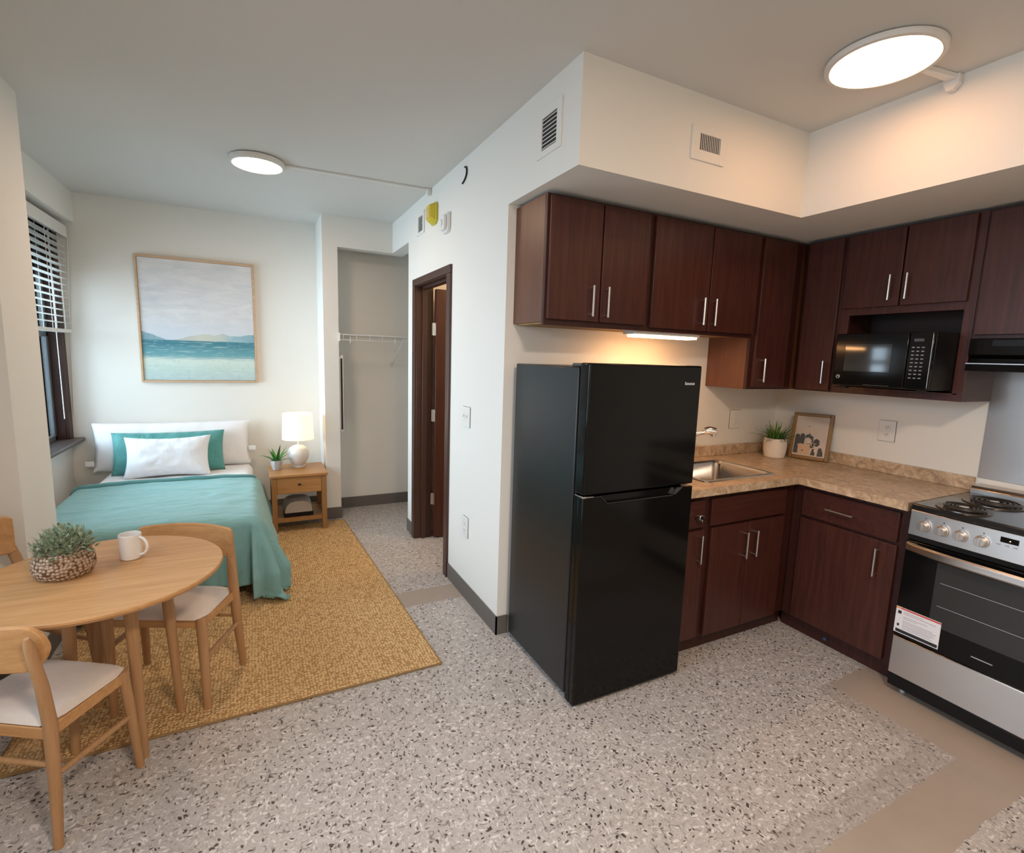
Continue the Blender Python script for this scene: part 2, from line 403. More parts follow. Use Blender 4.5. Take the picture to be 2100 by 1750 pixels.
# ------------------------------------------------------------------ room shell
ZC = 2.667; ZS = 2.267; W = 2.166; YB = 2.82; XL = -2.48
fl = MB().box(-2.6, 2.4, -3.72, 2.94, -.06, 0).build('floor', M['floor']); fl['kind'] = 'structure'
ce = MB().box(-2.6, 2.4, -3.72, 2.94, ZC, ZC + .1).build('ceiling', M['ceil']); ce['kind'] = 'structure'
swall('wall_back', [(-2.6, -.475, YB, YB + .12, 0, ZC)])
W1 = (1.05, 2.735, .728, 2.40); W2 = (-2.15, -.03, .763, 2.40)
swall('wall_left', [(-2.6, XL, -3.72, W2[0], 0, ZC), (-2.6, XL, W2[1], W1[0], 0, ZC), (-2.6, XL, W1[1], YB, 0, ZC),
                    (-2.6, XL, W1[0], W1[1], 0, W1[2]), (-2.6, XL, W1[0], W1[1], W1[3], ZC),
                    (-2.6, XL, W2[0], W2[1], 0, W2[2]), (-2.6, XL, W2[0], W2[1], W2[3], ZC)])
swall('wall_pier', [(XL, -2.087, .572, .965, 0, ZC)])
swall('wall_beam', [(XL, -2.352, .965, YB, 2.44, ZC)])
swall('wall_hall', [(0, .12, 0, .85, 0, ZC), (0, .12, .85, 1.60, 2.05, ZC), (0, .12, 1.60, 1.826, 0, ZC), (0, .12, 1.826, 2.485, 2.412, ZC)])
swall('wall_closet', [(-.6, -.475, 2.365, YB, 0, ZC), (-.475, 0, 2.365, 2.485, 2.412, ZC), (-.475, 1.1, 2.66, 2.78, 0, ZC),
                      (1.0, 1.1, 1.826, 2.66, 0, ZC), (.12, 1.1, 1.75, 1.826, 0, ZC)])
swall('wall_kitchen', [(.12, W + .12, 0, .12, 0, ZC)])
swall('wall_right', [(W, W + .12, -3.72, 0, 0, ZC)])
swall('wall_rear', [(-2.48, W, -3.72, -3.6, 0, ZC)])
swall('wall_bathroom', [(1.9, 2.0, .12, 1.75, 0, ZC), (1.1, 2.0, 1.75, 1.826, 0, ZC)])
sb = MB().prism([(0, 0), (0, -.607), (1.352, -.607), (1.352, -3.6), (W, -3.6), (W, 0)], ZS, ZC, 'z').build('wall_soffit', M['wall']); sb['kind'] = 'structure'
BH = .105; BT = .008
swall('baseboard_hall', [(-BT, 0, -BT, .785, 0, BH), (-BT, 0, 1.665, 1.826 + BT, 0, BH), (0, .12, 1.826, 1.826 + BT, 0, BH), (-BT, .06, -BT, 0, 0, BH)], 'base')
swall('baseboard_closet', [(-.6 - BT, -.475 + BT, 2.365 - BT, 2.365, 0, BH), (-.475, -.475 + BT, 2.365, 2.66, 0, BH), (-.475 + BT, 1.0, 2.66 - BT, 2.66, 0, BH), (-.6 - BT, -.6, 2.365, YB, 0, BH)], 'base')
swall('baseboard_back', [(-2.48, -.608, YB - BT, YB, 0, BH)], 'base')
swall('baseboard_left', [(XL, XL + BT, -3.6, .572, 0, BH), (XL, XL + BT, .965, YB - BT, 0, BH), (-2.087, -2.087 + BT, .572 - BT, .965, 0, BH), (XL + BT, -2.087, .572 - BT, .572, 0, BH)], 'base')

# door into the bathroom
d = structure('door_1', (0, .85, 0))
b = MB(d)
cw = .058; ct = .016
for y0, y1 in ((.85 - cw, .858), (1.592, 1.60 + cw)): b.box(-ct, .012, y0, y1, 0, 2.0425)
b.box(-ct, .012, .85 - cw, 1.60 + cw, 2.043, 2.095)
for y0, y1 in ((.85, .862), (1.588, 1.60)): b.box(.0, .135, y0, y1, 0, 2.045)
b.box(0, .135, .85, 1.60, 2.038, 2.05)
for y0, y1 in ((.862, .878), (1.572, 1.588)): b.box(.045, .085, y0, y1, 0, 2.04)
b.box(.045, .085, .862, 1.588, 2.022, 2.04)
b.build('door_frame', M['frame_br'], d, .003)
lf = MB(d).box(.142, .86, 1.535, 1.578, .012, 2.028).build('door_leaf', M['doorwood'], d, .003)
for z in (.335, 1.03, 1.72):
    h = MB(d); h.cyl((.138, 1.572, z - .05), (.138, 1.572, z + .05), .008, seg=10); h.box(.120, .138, 1.568, 1.5715, z - .048, z + .048); h.box(.1385, .1417, 1.537, 1.572, z - .048, z + .048)
    h.build('hinge', M['nickel'], d)
kn = MB(d); kn.cyl((.80, 1.535, 1.0), (.80, 1.49, 1.0), .012); kn.tube([(.80, 1.495, 1.0), (.74, 1.49, 1.0), (.69, 1.49, 1.0)], .009)
kn.build('door_handle', M['nickel'], lf)

# windows
def window(name, y0, y1, z0, z1):
    w = structure(name, (XL, y0, z0)); xo = -2.6
    b = MB(w)
    b.box(xo, XL - .001, y0, y0 + .015, z0, z1); b.box(xo, XL - .001, y1 - .015, y1, z0, z1); b.box(xo, XL - .001, y0 + .015, y1 - .015, z1 - .03, z1)
    cx = XL + .018
    b.box(XL - .002, cx, y0 - .085, y0 + .012, z0, z1 + .08 if z1 + .08 < 2.44 else 2.438); b.box(XL - .002, cx, y1 - .012, y1 + .083, z0, z1 + .035)
    b.box(XL - .002, cx, y0 + .012, y1 - .012, z1 - .012, z1 + .035)
    b.build('window_frame', M['winwood'], w, .004)
    s = MB(w); t = .036; sx0, sx1 = -2.565, -2.538; zm = (z0 + z1) / 2
    Y0, Y1, Z0, Z1 = y0 + .015, y1 - .015, z0 + .005, z1 - .03
    for yy0, yy1 in ((Y0, Y0 + t), (Y1 - t, Y1), ((Y0 + Y1) / 2 - t / 2, (Y0 + Y1) / 2 + t / 2)): s.box(sx0, sx1, yy0, yy1, Z0, Z1)
    for a, c in ((Z0, Z0 + t), (Z1 - t, Z1), (zm - t / 2, zm + t / 2)): s.box(sx0, sx1, Y0, Y1, a, c)
    s.build('sash', M['sash'], w, .003)
    MB(w).box(-2.554, -2.550, Y0 + .01, Y1 - .01, Z0 + .01, Z1 - .01).build('window_glass', M['glass'], w)
    s = MB(w); ye = min(y1 + .083, YB - .002)
    s.prism([(-2.56, z0 - .035), (XL + .062, z0 - .035), (XL + .066, z0 - .062), (XL + .070, z0 - .03), (XL + .082, z0 - .022), (XL + .085, z0 - .005), (XL + .08, z0 + .004), (-2.56, z0 + .004)][:2] +
            [(XL + .075, z0 - .03), (XL + .088, z0 - .022), (XL + .09, z0 - .004), (XL + .084, z0 + .004), (-2.56, z0 + .004)], y0 - .085 if y0 > .96 else y0 - .1, ye, 'y')
    s.build('window_sill', M['sill'], w, .003)
    return w
window('window_1', 1.075, 2.735, .765, 2.40)
window('window_2', W2[0], W2[1], .80, 2.40)

# blind in front of the bedroom window
bl = thing('window_blind', 'white slatted venetian blind half lowered over the bedroom window', 'blind', (XL + .05, 1.1, 2.35))
by0, by1 = 1.06, 2.765
MB(bl).box(XL + .02, XL + .085, by0, by1, 2.345, 2.395).box(XL + .085, XL + .095, by0, by1, 2.315, 2.40).build('headrail', M['blind'], bl, .003)
nsl = 14
for i in range(nsl):
    z = 2.29 - i * .0475; s = MB(bl); a = .22
    cx = XL + .052
    s.prism([(cx - .024, z - .0015), (cx - .012, z + .001), (cx, z + .0018), (cx + .012, z + .001), (cx + .024, z - .0015), (cx + .024, z + .0012), (cx + .012, z + .0036), (cx, z + .0045), (cx - .012, z + .0036), (cx - .024, z + .0012)], by0 + .01, by1 - .01, 'y')
    s.build('slat', M['blind'], bl)
MB(bl).box(XL + .027, XL + .078, by0 + .01, by1 - .01, 1.60, 1.625).build('bottom_rail', M['blind'], bl, .004)
for y in (2.62, 2.35, 1.6):
    for x in (XL + .027, XL + .077): MB(bl).cyl((x, y, 1.61), (x, y, 2.35), .0018, seg=6).build('ladder_cord', M['cord'], bl)
MB(bl).tube([(XL + .035, 2.57, 2.33), (XL + .034, 2.57, 1.6), (XL + .036, 2.57, .95)], .003, 8).build('wand', M['cord'], bl)
MB(bl).tube([(XL + .09, 2.79, 2.34), (XL + .07, 2.80, 2.0), (XL + .05, 2.812, 1.5), (XL + .03, 2.814, .95)], .003, 6).build('pull_cord', M['cord'], bl)

# ------------------------------------------------------------------ ceiling lights and raceways
def disc_light(name, label, cx, cy, R, zb, matk):
    t = thing(name, label, 'ceiling light', (cx, cy, ZC), 'round disc lights on the ceiling')
    MB(t).lathe((cx, cy, 0), [(R * .93, ZC - .0005), (R, ZC - .006), (R, zb + .006), (R - .004, zb), (R * .905, zb - .001), (R * .895, zb + .004)], 64).build('housing', M['white_mt'], t)
    MB(t).lathe((cx, cy, 0), [(.001, zb - .004), (R * .5, zb - .0035), (R * .82, zb - .001), (R * .893, zb + .003), (.001, zb + .0035)], 64).build('diffuser', M[matk], t)
    return t
L1 = disc_light('disc_light', 'smaller glowing disc light on the ceiling over the bed end', -1.085, 1.295, .152, 2.630, 'lamp_b')
L2 = disc_light('disc_light', 'large glowing disc light on the ceiling beside the kitchen soffit', .978, -1.13, .189, 2.643, 'lamp_k')
for y in (-.05, .05):
    pass
r = MB(); r.org = Vector((-.9, 1.27, ZC))
r.prism([(-.935, 1.287), (-.935, 1.303), (-.001, 1.255), (-.001, 1.239)], ZC - .014, ZC - .0005, 'z'); r.box(-.03, -.001, 1.232, 1.262, ZC - .045, ZC - .001)
tag(r.build('cable_raceway', M['white_pl'], None, .002), 'thin straight cable raceway from the small ceiling light to the wall above the yellow alarm', 'raceway')
r = MB(); r.org = Vector((1.25, -1.18, ZC))
r.prism([(1.13, -1.16), (1.145, -1.185), (1.325, -1.215), (1.351, -1.222), (1.351, -1.165), (1.31, -1.18)], ZC - .022, ZC - .0005, 'z')
r.prism([(-1.222, ZC - .001), (-1.222, ZC - .035), (-1.205, ZC - .058), (-1.182, ZC - .058), (-1.168, ZC - .03), (-1.168, ZC - .001)], 1.32, 1.3515, 'x')
tag(r.build('cable_raceway', M['white_pl'], None, .003), 'short white elbow raceway between the large ceiling light and the soffit', 'raceway')

# ------------------------------------------------------------------ vents, alarms, outlets
def vent(label, plane, at, a0, a1, z0, z1, inset, n, vertical):
    # plane 'x': on a wall facing -x at x=at, spans y; plane 'y': faces -y, spans x
    t = thing('air_vent', label, 'vent', (at, a0, z0) if plane == 'x' else (a0, at, z0), 'air vents high on the walls')
    def bx(m, d0, d1, u0, u1, w0, w1):
        m.box(at - d1, at - d0, u0, u1, w0, w1) if plane == 'x' else m.box(u0, u1, at - d1, at - d0, w0, w1)
    i0, i1, j0, j1 = inset
    f = MB(t); bx(f, .0005, .007, a0, i0, z0, z1); bx(f, .0005, .007, i1, a1, z0, z1); bx(f, .0005, .007, i0, i1, z0, j0); bx(f, .0005, .007, i0, i1, j1, z1)
    for u in ((a0 + i0) / 2, (a1 + i1) / 2): bx(f, .007, .009, u - .003, u + .003, (z0 + z1) / 2 - .003, (z0 + z1) / 2 + .003)
    f.build('faceplate', M['wall'], t, .001)
    bk = MB(t); bx(bk, .0003, .0012, i0, i1, j0, j1); bk.build('duct_opening', M['slot'], t)
    lv = MB(t)
    for k in range(n):
        if vertical:
            u = i0 + (i1 - i0) * (k + .5) / n; w = (i1 - i0) / n * .16; bx(lv, .0015, .0035, u - w, u + w, j0, j1)
        else:
            u = j0 + (j1 - j0) * (k + .5) / n; w = (j1 - j0) / n * .11; bx(lv, .0015, .0035, i0, i1, u - w, u + w)
    lv.build('louvres', M['white_mt'], t)
vent('white air vent with level louvres at the soffit end above the fridge side', 'x', 0, -.475, -.278, 2.378, 2.568, (-.44, -.318, 2.405, 2.535), 8, False)
vent('small white air vent beside the yellow alarm', 'x', 0, 1.392, 1.58, 2.405, 2.565, (1.425, 1.535, 2.425, 2.535), 9, False)
vent('white air vent with upright slats on the kitchen soffit face', 'y', -.607, .57, .772, 2.40, 2.54, (.614, .742, 2.443, 2.51), 12, True)

t = thing('alarm_strobe', 'yellow wall alarm high above the bathroom door', 'alarm', (0, 1.14, 2.46))
b = MB(t); b.prism([(1.085, 2.425), (1.11, 2.405), (1.18, 2.405), (1.205, 2.425), (1.205, 2.525), (1.19, 2.545), (1.10, 2.545), (1.085, 2.525)], -.02, -.0005, 'x'); b.build('back_box', M['yellow'], t, .005)
b = MB(t); b.rings([[(-.0195, y, z) for y, z in ((1.09, 2.43), (1.115, 2.408), (1.175, 2.408), (1.20, 2.43), (1.20, 2.52), (1.185, 2.54), (1.105, 2.54), (1.09, 2.52))], [(-.055, y, z) for y, z in ((1.10, 2.445), (1.12, 2.43), (1.17, 2.43), (1.19, 2.445), (1.19, 2.51), (1.178, 2.525), (1.112, 2.525), (1.10, 2.51))]]); b.build('housing', M['yellow'], t, .004)
MB(t).box(-.0585, -.0545, 1.108, 1.178, 2.437, 2.502).build('lens_plate', M['amber'], t, .002)
t = thing('smoke_detector', 'white boxy detector on the wall right of the yellow alarm', 'detector', (0, .89, 2.36))
b = MB(t); b.prism([(.83, 2.32), (.85, 2.30), (.93, 2.30), (.95, 2.32), (.95, 2.42), (.83, 2.42)], -.022, -.0005, 'x'); b.build('base_plate', M['white_pl'], t, .004)
b = MB(t); b.prism([(.845, 2.33), (.86, 2.315), (.92, 2.315), (.935, 2.33), (.935, 2.405), (.845, 2.405)], -.042, -.0215, 'x'); b.build('cover', M['white_pl'], t, .005)
MB(t).cyl((-.0415, .89, 2.36), (-.05, .89, 2.36), .022, .018, 20).build('sensor_button', M['white_pl'], t)
b = MB(); b.org = Vector((0, .6, 2.57))
b.tube([(-.006, y, z) for y, z in ((.588, 2.613), (.572, 2.610), (.561, 2.600), (.556, 2.586), (.558, 2.572), (.567, 2.558), (.583, 2.546), (.604, 2.537), (.624, 2.532))], .0048, 8)
tag(b.build('wire_loop', M['blk_mat'], None), 'short black wire loop curving out of the white wall below the ceiling', 'wire')

def plate(name, label, cat, plane, at, u0, u1, z0, z1, kind):
    t = thing(name, label, cat, (at, u0, z0) if plane == 'x' else (u0, at, z0), 'wall switches and outlets')
    sgn = -1
    def bx(m, d0, d1, a, c, w0, w1, mi=0):
        m.box(at - d1, at - d0, a, c, w0, w1, mi) if plane == 'x' else m.box(a, c, at - d1, at - d0, w0, w1, mi)
    f = MB(t); bx(f, .002, .0085, u0, u1, z0, z1); f.build('cover_plate', M['white_pl'], t, .002)
    g = MB(t); bx(g, .0005, .0022, u0 - .0012, u1 + .0012, z0 - .0012, z1 + .0012); g.build('plate_outline', M['gasket'], t)  # thin dark grey outline around the cover plate
    uc, zc = (u0 + u1) / 2, (z0 + z1) / 2; hw = (u1 - u0)
    if kind == 'outlet':
        for k, dz in enumerate((-.022, .022)):
            m = MB(t); bx(m, .0085, .0105, uc - .016, uc + .016, zc + dz - .015, zc + dz + .015)
            for du in (-.006, .006): bx(m, .0105, .0108, uc + du - .0012, uc + du + .0012, zc + dz - .002, zc + dz + .008, 1)
            bx(m, .0105, .0108, uc - .002, uc + .002, zc + dz - .010, zc + dz - .006, 1)
            m.build('socket', [M['white_pl'], M['slot']], t)
    elif kind == 'double':
        for du in (-.024, .024):
            m = MB(t); bx(m, .0085, .0092, uc + du - .012, uc + du + .012, zc - .025, zc + .025, 0)
            bx(m, .0092, .019, uc + du - .004, uc + du + .004, zc - .002, zc + .012, 0); m.build('toggle', M['white_mt'], t, .001)
    else:
        m = MB(t); bx(m, .0085, .0098, uc - .016, uc + .016, zc - .033, zc + .033); bx(m, .0098, .0125, uc - .013, uc + .013, zc - .028, zc + .002); m.build('rocker', M['white_mt'], t, .001)
    return t
plate('light_switch', 'white double switch plate on the wall between door and fridge', 'switch', 'x', 0, .438, .553, 1.092, 1.215, 'double')
plate('wall_outlet', 'white outlet low on the wall between door and fridge', 'outlet', 'x', 0, .437, .518, .40, .528, 'outlet')
plate('light_switch', 'white rocker switch above the sink beside the potted plant', 'switch', 'y', 0, 1.70, 1.795, 1.09, 1.214, 'rocker')
plate('wall_outlet', 'white outlet above the counter below the microwave', 'outlet', 'x', W, -.77, -.683, 1.10, 1.222, 'outlet')

# ------------------------------------------------------------------ closet
cs = thing('wire_shelf', 'white wire shelf with hanging rail inside the open closet', 'shelf', (-.1, 2.5, 1.66))
zt = 1.672
b = MB(cs)
for k in range(49): b.cyl((-.468 + k * .03, 2.35, zt), (-.468 + k * .03, 2.652, zt), .0018, seg=5)
for y in (2.35, 2.50, 2.652): b.cyl((-.473, y, zt - .003), (.998, y, zt - .003), .003, seg=6)
b.build('wire_deck', M['white_mt'], cs)
b = MB(cs); b.cyl((-.473, 2.348, zt - .048), (.998, 2.348, zt - .048), .003, seg=6); b.cyl((-.473, 2.352, zt), (.998, 2.352, zt), .003, seg=6)
for k in range(13): b.cyl((-.44 + k * .115, 2.35, zt), (-.44 + k * .115, 2.348, zt - .048), .0018, seg=5)
for x in (-.38, .02): b.cyl((x, 2.348, zt - .02), (x, 2.348, zt - .075), .003, seg=6)
b.build('front_lip', M['white_mt'], cs)
b = MB(cs); b.tube([(.11, 2.36, zt - .01), (.06, 2.652, 1.41)], .005, 6); b.box(.045, .075, 2.655, 2.6595, 1.38, 1.43); b.build('brace', M['white_mt'], cs)
b = MB(cs); b.box(-.4745, -.465, 2.34, 2.37, zt - .06, zt + .012); b.build('end_bracket', M['white_mt'], cs)
t = thing('door_mirror', 'narrow framed mirror on the closet side wall seen edge on', 'mirror', (-.465, 2.45, 1.1))
b = MB(t); b.prism([(2.385, .80), (2.385, 1.46), (2.40, 1.49), (2.62, 1.49), (2.635, 1.46), (2.635, .80)], -.4745, -.436, 'x'); b.build('mirror_frame', M['white_mt'], t, .004)
MB(t).box(-.437, -.434, 2.40, 2.62, .83, 1.46).build('mirror_pane', M['mirror'], t)
MB(t).box(-.461, -.445, 2.3835, 2.3865, .82, 1.46).build('edge_groove', M['slot'], t)

# ------------------------------------------------------------------ kitchen cabinets
def pull(parent, root, p0, p1, out, off=.03, r=.0055):
    p0, p1, out = Vector(p0), Vector(p1), Vector(out)
    d = (p1 - p0).normalized(); h = MB(root)
    h.tube([p0 + out * off - d * .004, p1 + out * off + d * .004], r, 10)
    for p in (p0, p1): h.tube([p + d * (.006 if p is p0 else -.006), p + d * (.006 if p is p0 else -.006) + out * off], r * .85, 8)
    return h.build('handle', M['nickel'], parent)
FY = Vector((0, -1, 0)); FX = Vector((-1, 0, 0))
CAB = 'dark cherry kitchen cabinets'
def cab(label, loc): return thing('kitchen_cabinet', label, 'cabinet', loc, CAB)
YF = -.305; YD = -.325
# A over the fridge
t = cab('dark wood wall cabinet over the fridge with two handled doors', (.34, 0, 1.675))
MB(t).box(.045, .637, YF + .02, -.0005, 1.69, 2.252).build('carcass', M['veneer_lit'], t, .001)
MB(t).box(.06, .63, YF + .02, -.01, 1.682, 1.6895).build('underside', M['tan'], t)
MB(t).box(.045, .085, YF, YF + .0195, 1.675, 2.252).box(.60, .637, YF, YF + .0195, 1.675, 2.252).box(.085, .60, YF, YF + .0195, 1.675, 1.715).box(.085, .60, YF, YF + .0195, 2.225, 2.252).box(.085, .60, YF + .012, YF + .0195, 1.715, 2.225).build('face_frame', M['cherry_dk'], t, .001)
for x0, x1, hx in ((.055, .339, .285), (.347, .627, .373)):
    dd = MB(t).box(x0, x1, YD, YF - .0005, 1.702, 2.24).build('door', M['cherry'], t, .002)
    pull(dd, t, (hx, YD, 1.728), (hx, YD, 1.862), FY)
# B over the sink
t = cab('dark wood wall cabinet with light strip beneath and two handled doors', (1.04, 0, 1.675))
MB(t).box(.638, 1.444, YF + .02, -.0005, 1.69, 2.252).build('carcass', M['cherry'], t, .001)
MB(t).box(.645, 1.438, YF + .02, -.01, 1.682, 1.6895).build('underside', M['tan'], t)
MB(t).box(.638, .672, YF, YF + .0195, 1.675, 2.252).box(1.444 - .03, 1.444, YF, YF + .0195, 1.675, 2.252).box(.672, 1.414, YF, YF + .0195, 1.675, 1.71).box(.672, 1.414, YF, YF + .0195, 2.225, 2.252).box(.672, 1.414, YF + .012, YF + .0195, 1.71, 2.225).build('face_frame', M['cherry_dk'], t, .001)
for x0, x1, hx in ((.665, 1.062, 1.006), (1.070, 1.46 - .018, 1.092)):
    dd = MB(t).box(x0, x1, YD, YF - .0005, 1.695, 2.24).build('door', M['cherry'], t, .002)
    pull(dd, t, (hx, YD, 1.728), (hx, YD, 1.862), FY)
# under-cabinet light
t = thing('under_cabinet_light', 'glowing slim strip light under the wall cabinet above the sink', 'light', (.83, -.24, 1.67))
MB(t).box(.60, 1.06, -.285, -.19, 1.66, 1.6815).build('housing', M['white_mt'], t, .003)
MB(t).box(.625, 1.045, -.28, -.195, 1.648, 1.6598).build('diffuser', M['strip'], t, .004)
# C tall corner
t = cab('tall narrow dark corner cabinet left of the inner corner', (1.64, 0, 1.377))
MB(t).box(1.445, W - .0005, YF + .02, -.0005, 1.377, 2.252).build('carcass', M['veneer_lit'], t, .001)
MB(t).box(1.445, 1.482, YF, YF + .0195, 1.377, 2.252).box(1.752, 1.8395, YF, YF + .0195, 1.377, 2.252).box(1.482, 1.752, YF, YF + .0195, 1.377, 1.40).box(1.482, 1.752, YF, YF + .0195, 2.225, 2.252).build('face_frame', M['cherry_dk'], t, .001)
dd = MB(t).box(1.476, 1.758, YD, YF - .0005, 1.39, 2.24).build('door', M['cherry'], t, .002)
pull(dd, t, (1.53, YD, 1.425), (1.53, YD, 1.555), FY)
XF = W - .305; XD = W - .325
# D tall narrow on the right wall
t = cab('tall narrow dark cabinet right of the inner corner, left of the microwave', (W, -.45, 1.377))
MB(t).box(XF + .02, W - .0005, -.552, -.306, 1.377, 2.252).build('carcass', M['cherry'], t, .001)
MB(t).box(XF, XF + .0195, -.552, -.33, 1.377, 2.252).build('face_frame', M['cherry_dk'], t, .001)
dd = MB(t).box(XD, XF - .0005, -.545, -.345, 1.385, 2.245).build('door', M['cherry'], t, .002)
pull(dd, t, (XD, -.518, 1.43), (XD, -.518, 1.552), FX)
# E microwave cabinet
t = cab('dark wall cabinet with open niche holding the microwave', (W, -.86, 1.377))
b = MB(t); b.box(XF + .02, W - .0005, -1.1715, -.553, 1.835, 2.252); b.box(XF + .02, W - .0005, -.575, -.553, 1.377, 1.835); b.box(XF + .02, W - .0005, -.575, -1.15, 1.377, 1.4095)
b.build('carcass', M['cherry'], t, .001)
MB(t).box(XF + .02, W - .0005, -1.1715, -1.15, 1.377, 1.835).build('side_panel', M['cherry_dk'], t)  # darker wood puts this panel's shade into its colour
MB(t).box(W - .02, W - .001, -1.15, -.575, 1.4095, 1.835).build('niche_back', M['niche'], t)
MB(t).box(XF + .0, W - .021, -1.149, -.576, 1.4097, 1.414).build('niche_shelf', M['veneer_lit'], t)
MB(t).box(XF, XF + .0195, -.605, -.553, 1.377, 2.252).box(XF, XF + .0195, -1.1715, -1.128, 1.377, 2.252).box(XF, XF + .0195, -1.128, -.605, 1.812, 1.86).box(XF, XF + .0195, -1.128, -.605, 2.228, 2.252).box(XF, XF + .0195, -1.128, -.605, 1.377, 1.4095).build('face_frame', M['cherry'], t, .001)
for y0, y1, hy in ((-.852, -.572, -.815), (-1.138, -.860, -.893)):
    dd = MB(t).box(XD, XF - .0005, y0, y1, 1.85, 2.245).build('door', M['cherry'], t, .002)
    pull(dd, t, (XD, hy, 1.882), (XD, hy, 2.003), FX)
# F over the hood
t = cab('dark wall cabinet over the range hood at the right edge', (W, -1.57, 1.675))
MB(t).box(XF + .02, W - .0005, -1.955, -1.173, 1.675, 2.252).build('carcass', M['cherry'], t, .001)
MB(t).box(XF, XF + .0195, -1.955, -1.173, 1.675, 2.252).build('face_frame', M['cherry_dk'], t, .001)
for y0, y1, hy in ((-1.56, -1.185, -1.52), (-1.945, -1.568, -1.60)):
    dd = MB(t).box(XD, XF - .0005, y0, y1, 1.692, 2.24).build('door', M['cherry'], t, .002)
    pull(dd, t, (XD, hy, 1.73), (XD, hy, 1.855), FX)

# base cabinets
YC, YP = -.58, -.60
t = cab('narrow dark base cabinet half hidden by the fridge', (.8, 0, 0))
MB(t).box(.69, .899, YC + .02, -.001, .09, .8735).box(.69, .899, -.545, -.001, 0, .09).build('carcass', M['cherry_dk'], t)
MB(t).box(.69, .899, YC, YC + .0195, .09, .8735).build('face_frame', M['cherry_dk'], t, .001)
dr = MB(t).box(.70, .863, YP, YC - .0005, .70, .842).build('drawer', M['cherry_h'], t, .002)
b = MB(t); b.cyl((.795, YP, .768), (.795, YP - .03, .768), .006, seg=10); b.lathe((0, 0, 0), [(.001, 0), (.001, 0)], 3) if False else None
b.cyl((.795, YP - .018, .768), (.795, YP - .04, .768), .016, .013, 16); b.box(.80, .815, YP - .04, YP - .006, .745, .775); b.build('drawer_knob', M['chrome'], dr, .002)
dd = MB(t).box(.70, .868, YP, YC - .0005, .10, .686).build('door', M['cherry'], t, .002)
pull(dd, t, (.825, YP, .525), (.825, YP, .665), FY)
t = cab('dark sink base cabinet with wide false drawer and two doors', (1.2, 0, 0))
MB(t).box(.90, W - .6, YC + .02, -.001, .09, .66).box(.90, W - .55, -.545, -.001, 0, .09).box(.90, .915, YC + .02, -.001, .66, .8735).build('carcass', M['cherry_dk'], t)
MB(t).box(.90, W - .5805, YC, YC + .0195, .09, .8735).build('face_frame', M['cherry_dk'], t, .001)
MB(t).box(.908, 1.492, YP, YC - .0005, .70, .842).build('false_drawer', M['cherry_h'], t, .002)
for x0, x1, hx in ((.92, 1.203, 1.165), (1.207, 1.495, 1.243)):
    dd = MB(t).box(x0, x1, YP, YC - .0005, .095, .686).build('door', M['cherry'], t, .002)
    pull(dd, t, (hx, YP, .50), (hx, YP, .637), FY)
XC, XP = W - .58, W - .60
t = cab('dark base cabinet left of the stove with drawer over one door', (W, -.88, 0))
MB(t).box(XC + .02, W - .001, -1.163, -.601, .09, .8735).box(W - .545, W - .001, -1.163, -.56, 0, .09).build('carcass', M['cherry_dk'], t)
MB(t).box(XC, XC + .0195, -1.163, -.581, .09, .8735).build('face_frame', M['cherry_dk'], t, .001)
dr = MB(t).box(XP, XC - .0005, -1.122, -.645, .70, .848).build('drawer', M['cherry_h'], t, .002)
pull(dr, t, (XP, -.925, .772), (XP, -.795, .772), FX)
dd = MB(t).box(XP, XC - .0005, -1.126, -.645, .10, .685).build('door', M['cherry'], t, .002)
pull(dd, t, (XP, -1.052, .513), (XP, -1.052, .647), FX)
b = MB(); b.org = Vector((1.62, -.80, .03)); b.prism([(-.835, .026), (-.81, .025), (-.822, .042)], W - .5463, W - .5455, 'x')
tag(b.build('blue_sticker', M['bluetape'], None), 'tiny blue tape triangle on the toe kick under the corner base cabinet', 'sticker')

# counter with backsplash
t = thing('countertop', 'brown mottled laminate countertop with backsplash in an L', 'countertop', (W, 0, .914))
SX0, SX1, SY0, SY1 = .915, 1.455, -.535, -.135
b = MB(t); ct0, ct1 = .874, .914; cd = .638
xr = W - cd
b.box(.69, SX0, -cd, -.0005, ct0, ct1); b.box(SX1, xr, -cd, -.0005, ct0, ct1); b.box(SX0, SX1, -cd, SY0, ct0, ct1); b.box(SX0, SX1, SY1, -.0005, ct0, ct1); b.box(xr, W - .0005, -1.165, -.0005, ct0, ct1)
b.build('worktop', M['counter'], t, 0)
MB(t).box(.69, W - .0005, -.02, -.0005, .9142, .984).box(W - .02, W - .0005, -1.163, -.02, .9142, .984).build('backsplash', M['counter'], t, .003)
# sink
t = thing('kitchen_sink', 'stainless steel sink set in the counter behind the fridge', 'sink', (1.19, -.33, .914))
b = MB(t)
def rr(x0, x1, y0, y1, z, r, n=6):
    pts = []
    for cx, cy, a0 in ((x1 - r, y1 - r, 0), (x0 + r, y1 - r, PI / 2), (x0 + r, y0 + r, PI), (x1 - r, y0 + r, 1.5 * PI)):
        for k in range(n + 1): pts.append((cx + r * math.cos(a0 + PI / 2 * k / n), cy + r * math.sin(a0 + PI / 2 * k / n), z))
    return pts
b.rings([rr(SX0 - .015, SX1 + .015, SY0 - .015, SY1 + .015, .9145, .03), rr(SX0 - .013, SX1 + .013, SY0 - .013, SY1 + .013, .919, .03), rr(SX0 + .012, SX1 - .012, SY0 + .012, SY1 - .012, .9185, .035), rr(SX0 + .02, SX1 - .02, SY0 + .02, SY1 - .02, .905, .04), rr(SX0 + .03, SX1 - .03, SY0 + .03, SY1 - .03, .76, .05), rr(SX0 + .06, SX1 - .06, SY0 + .06, SY1 - .06, .742, .06)], 0, False)
b.face([Vector(p) for p in rr(SX0 + .06, SX1 - .06, SY0 + .06, SY1 - .06, .742, .06)])
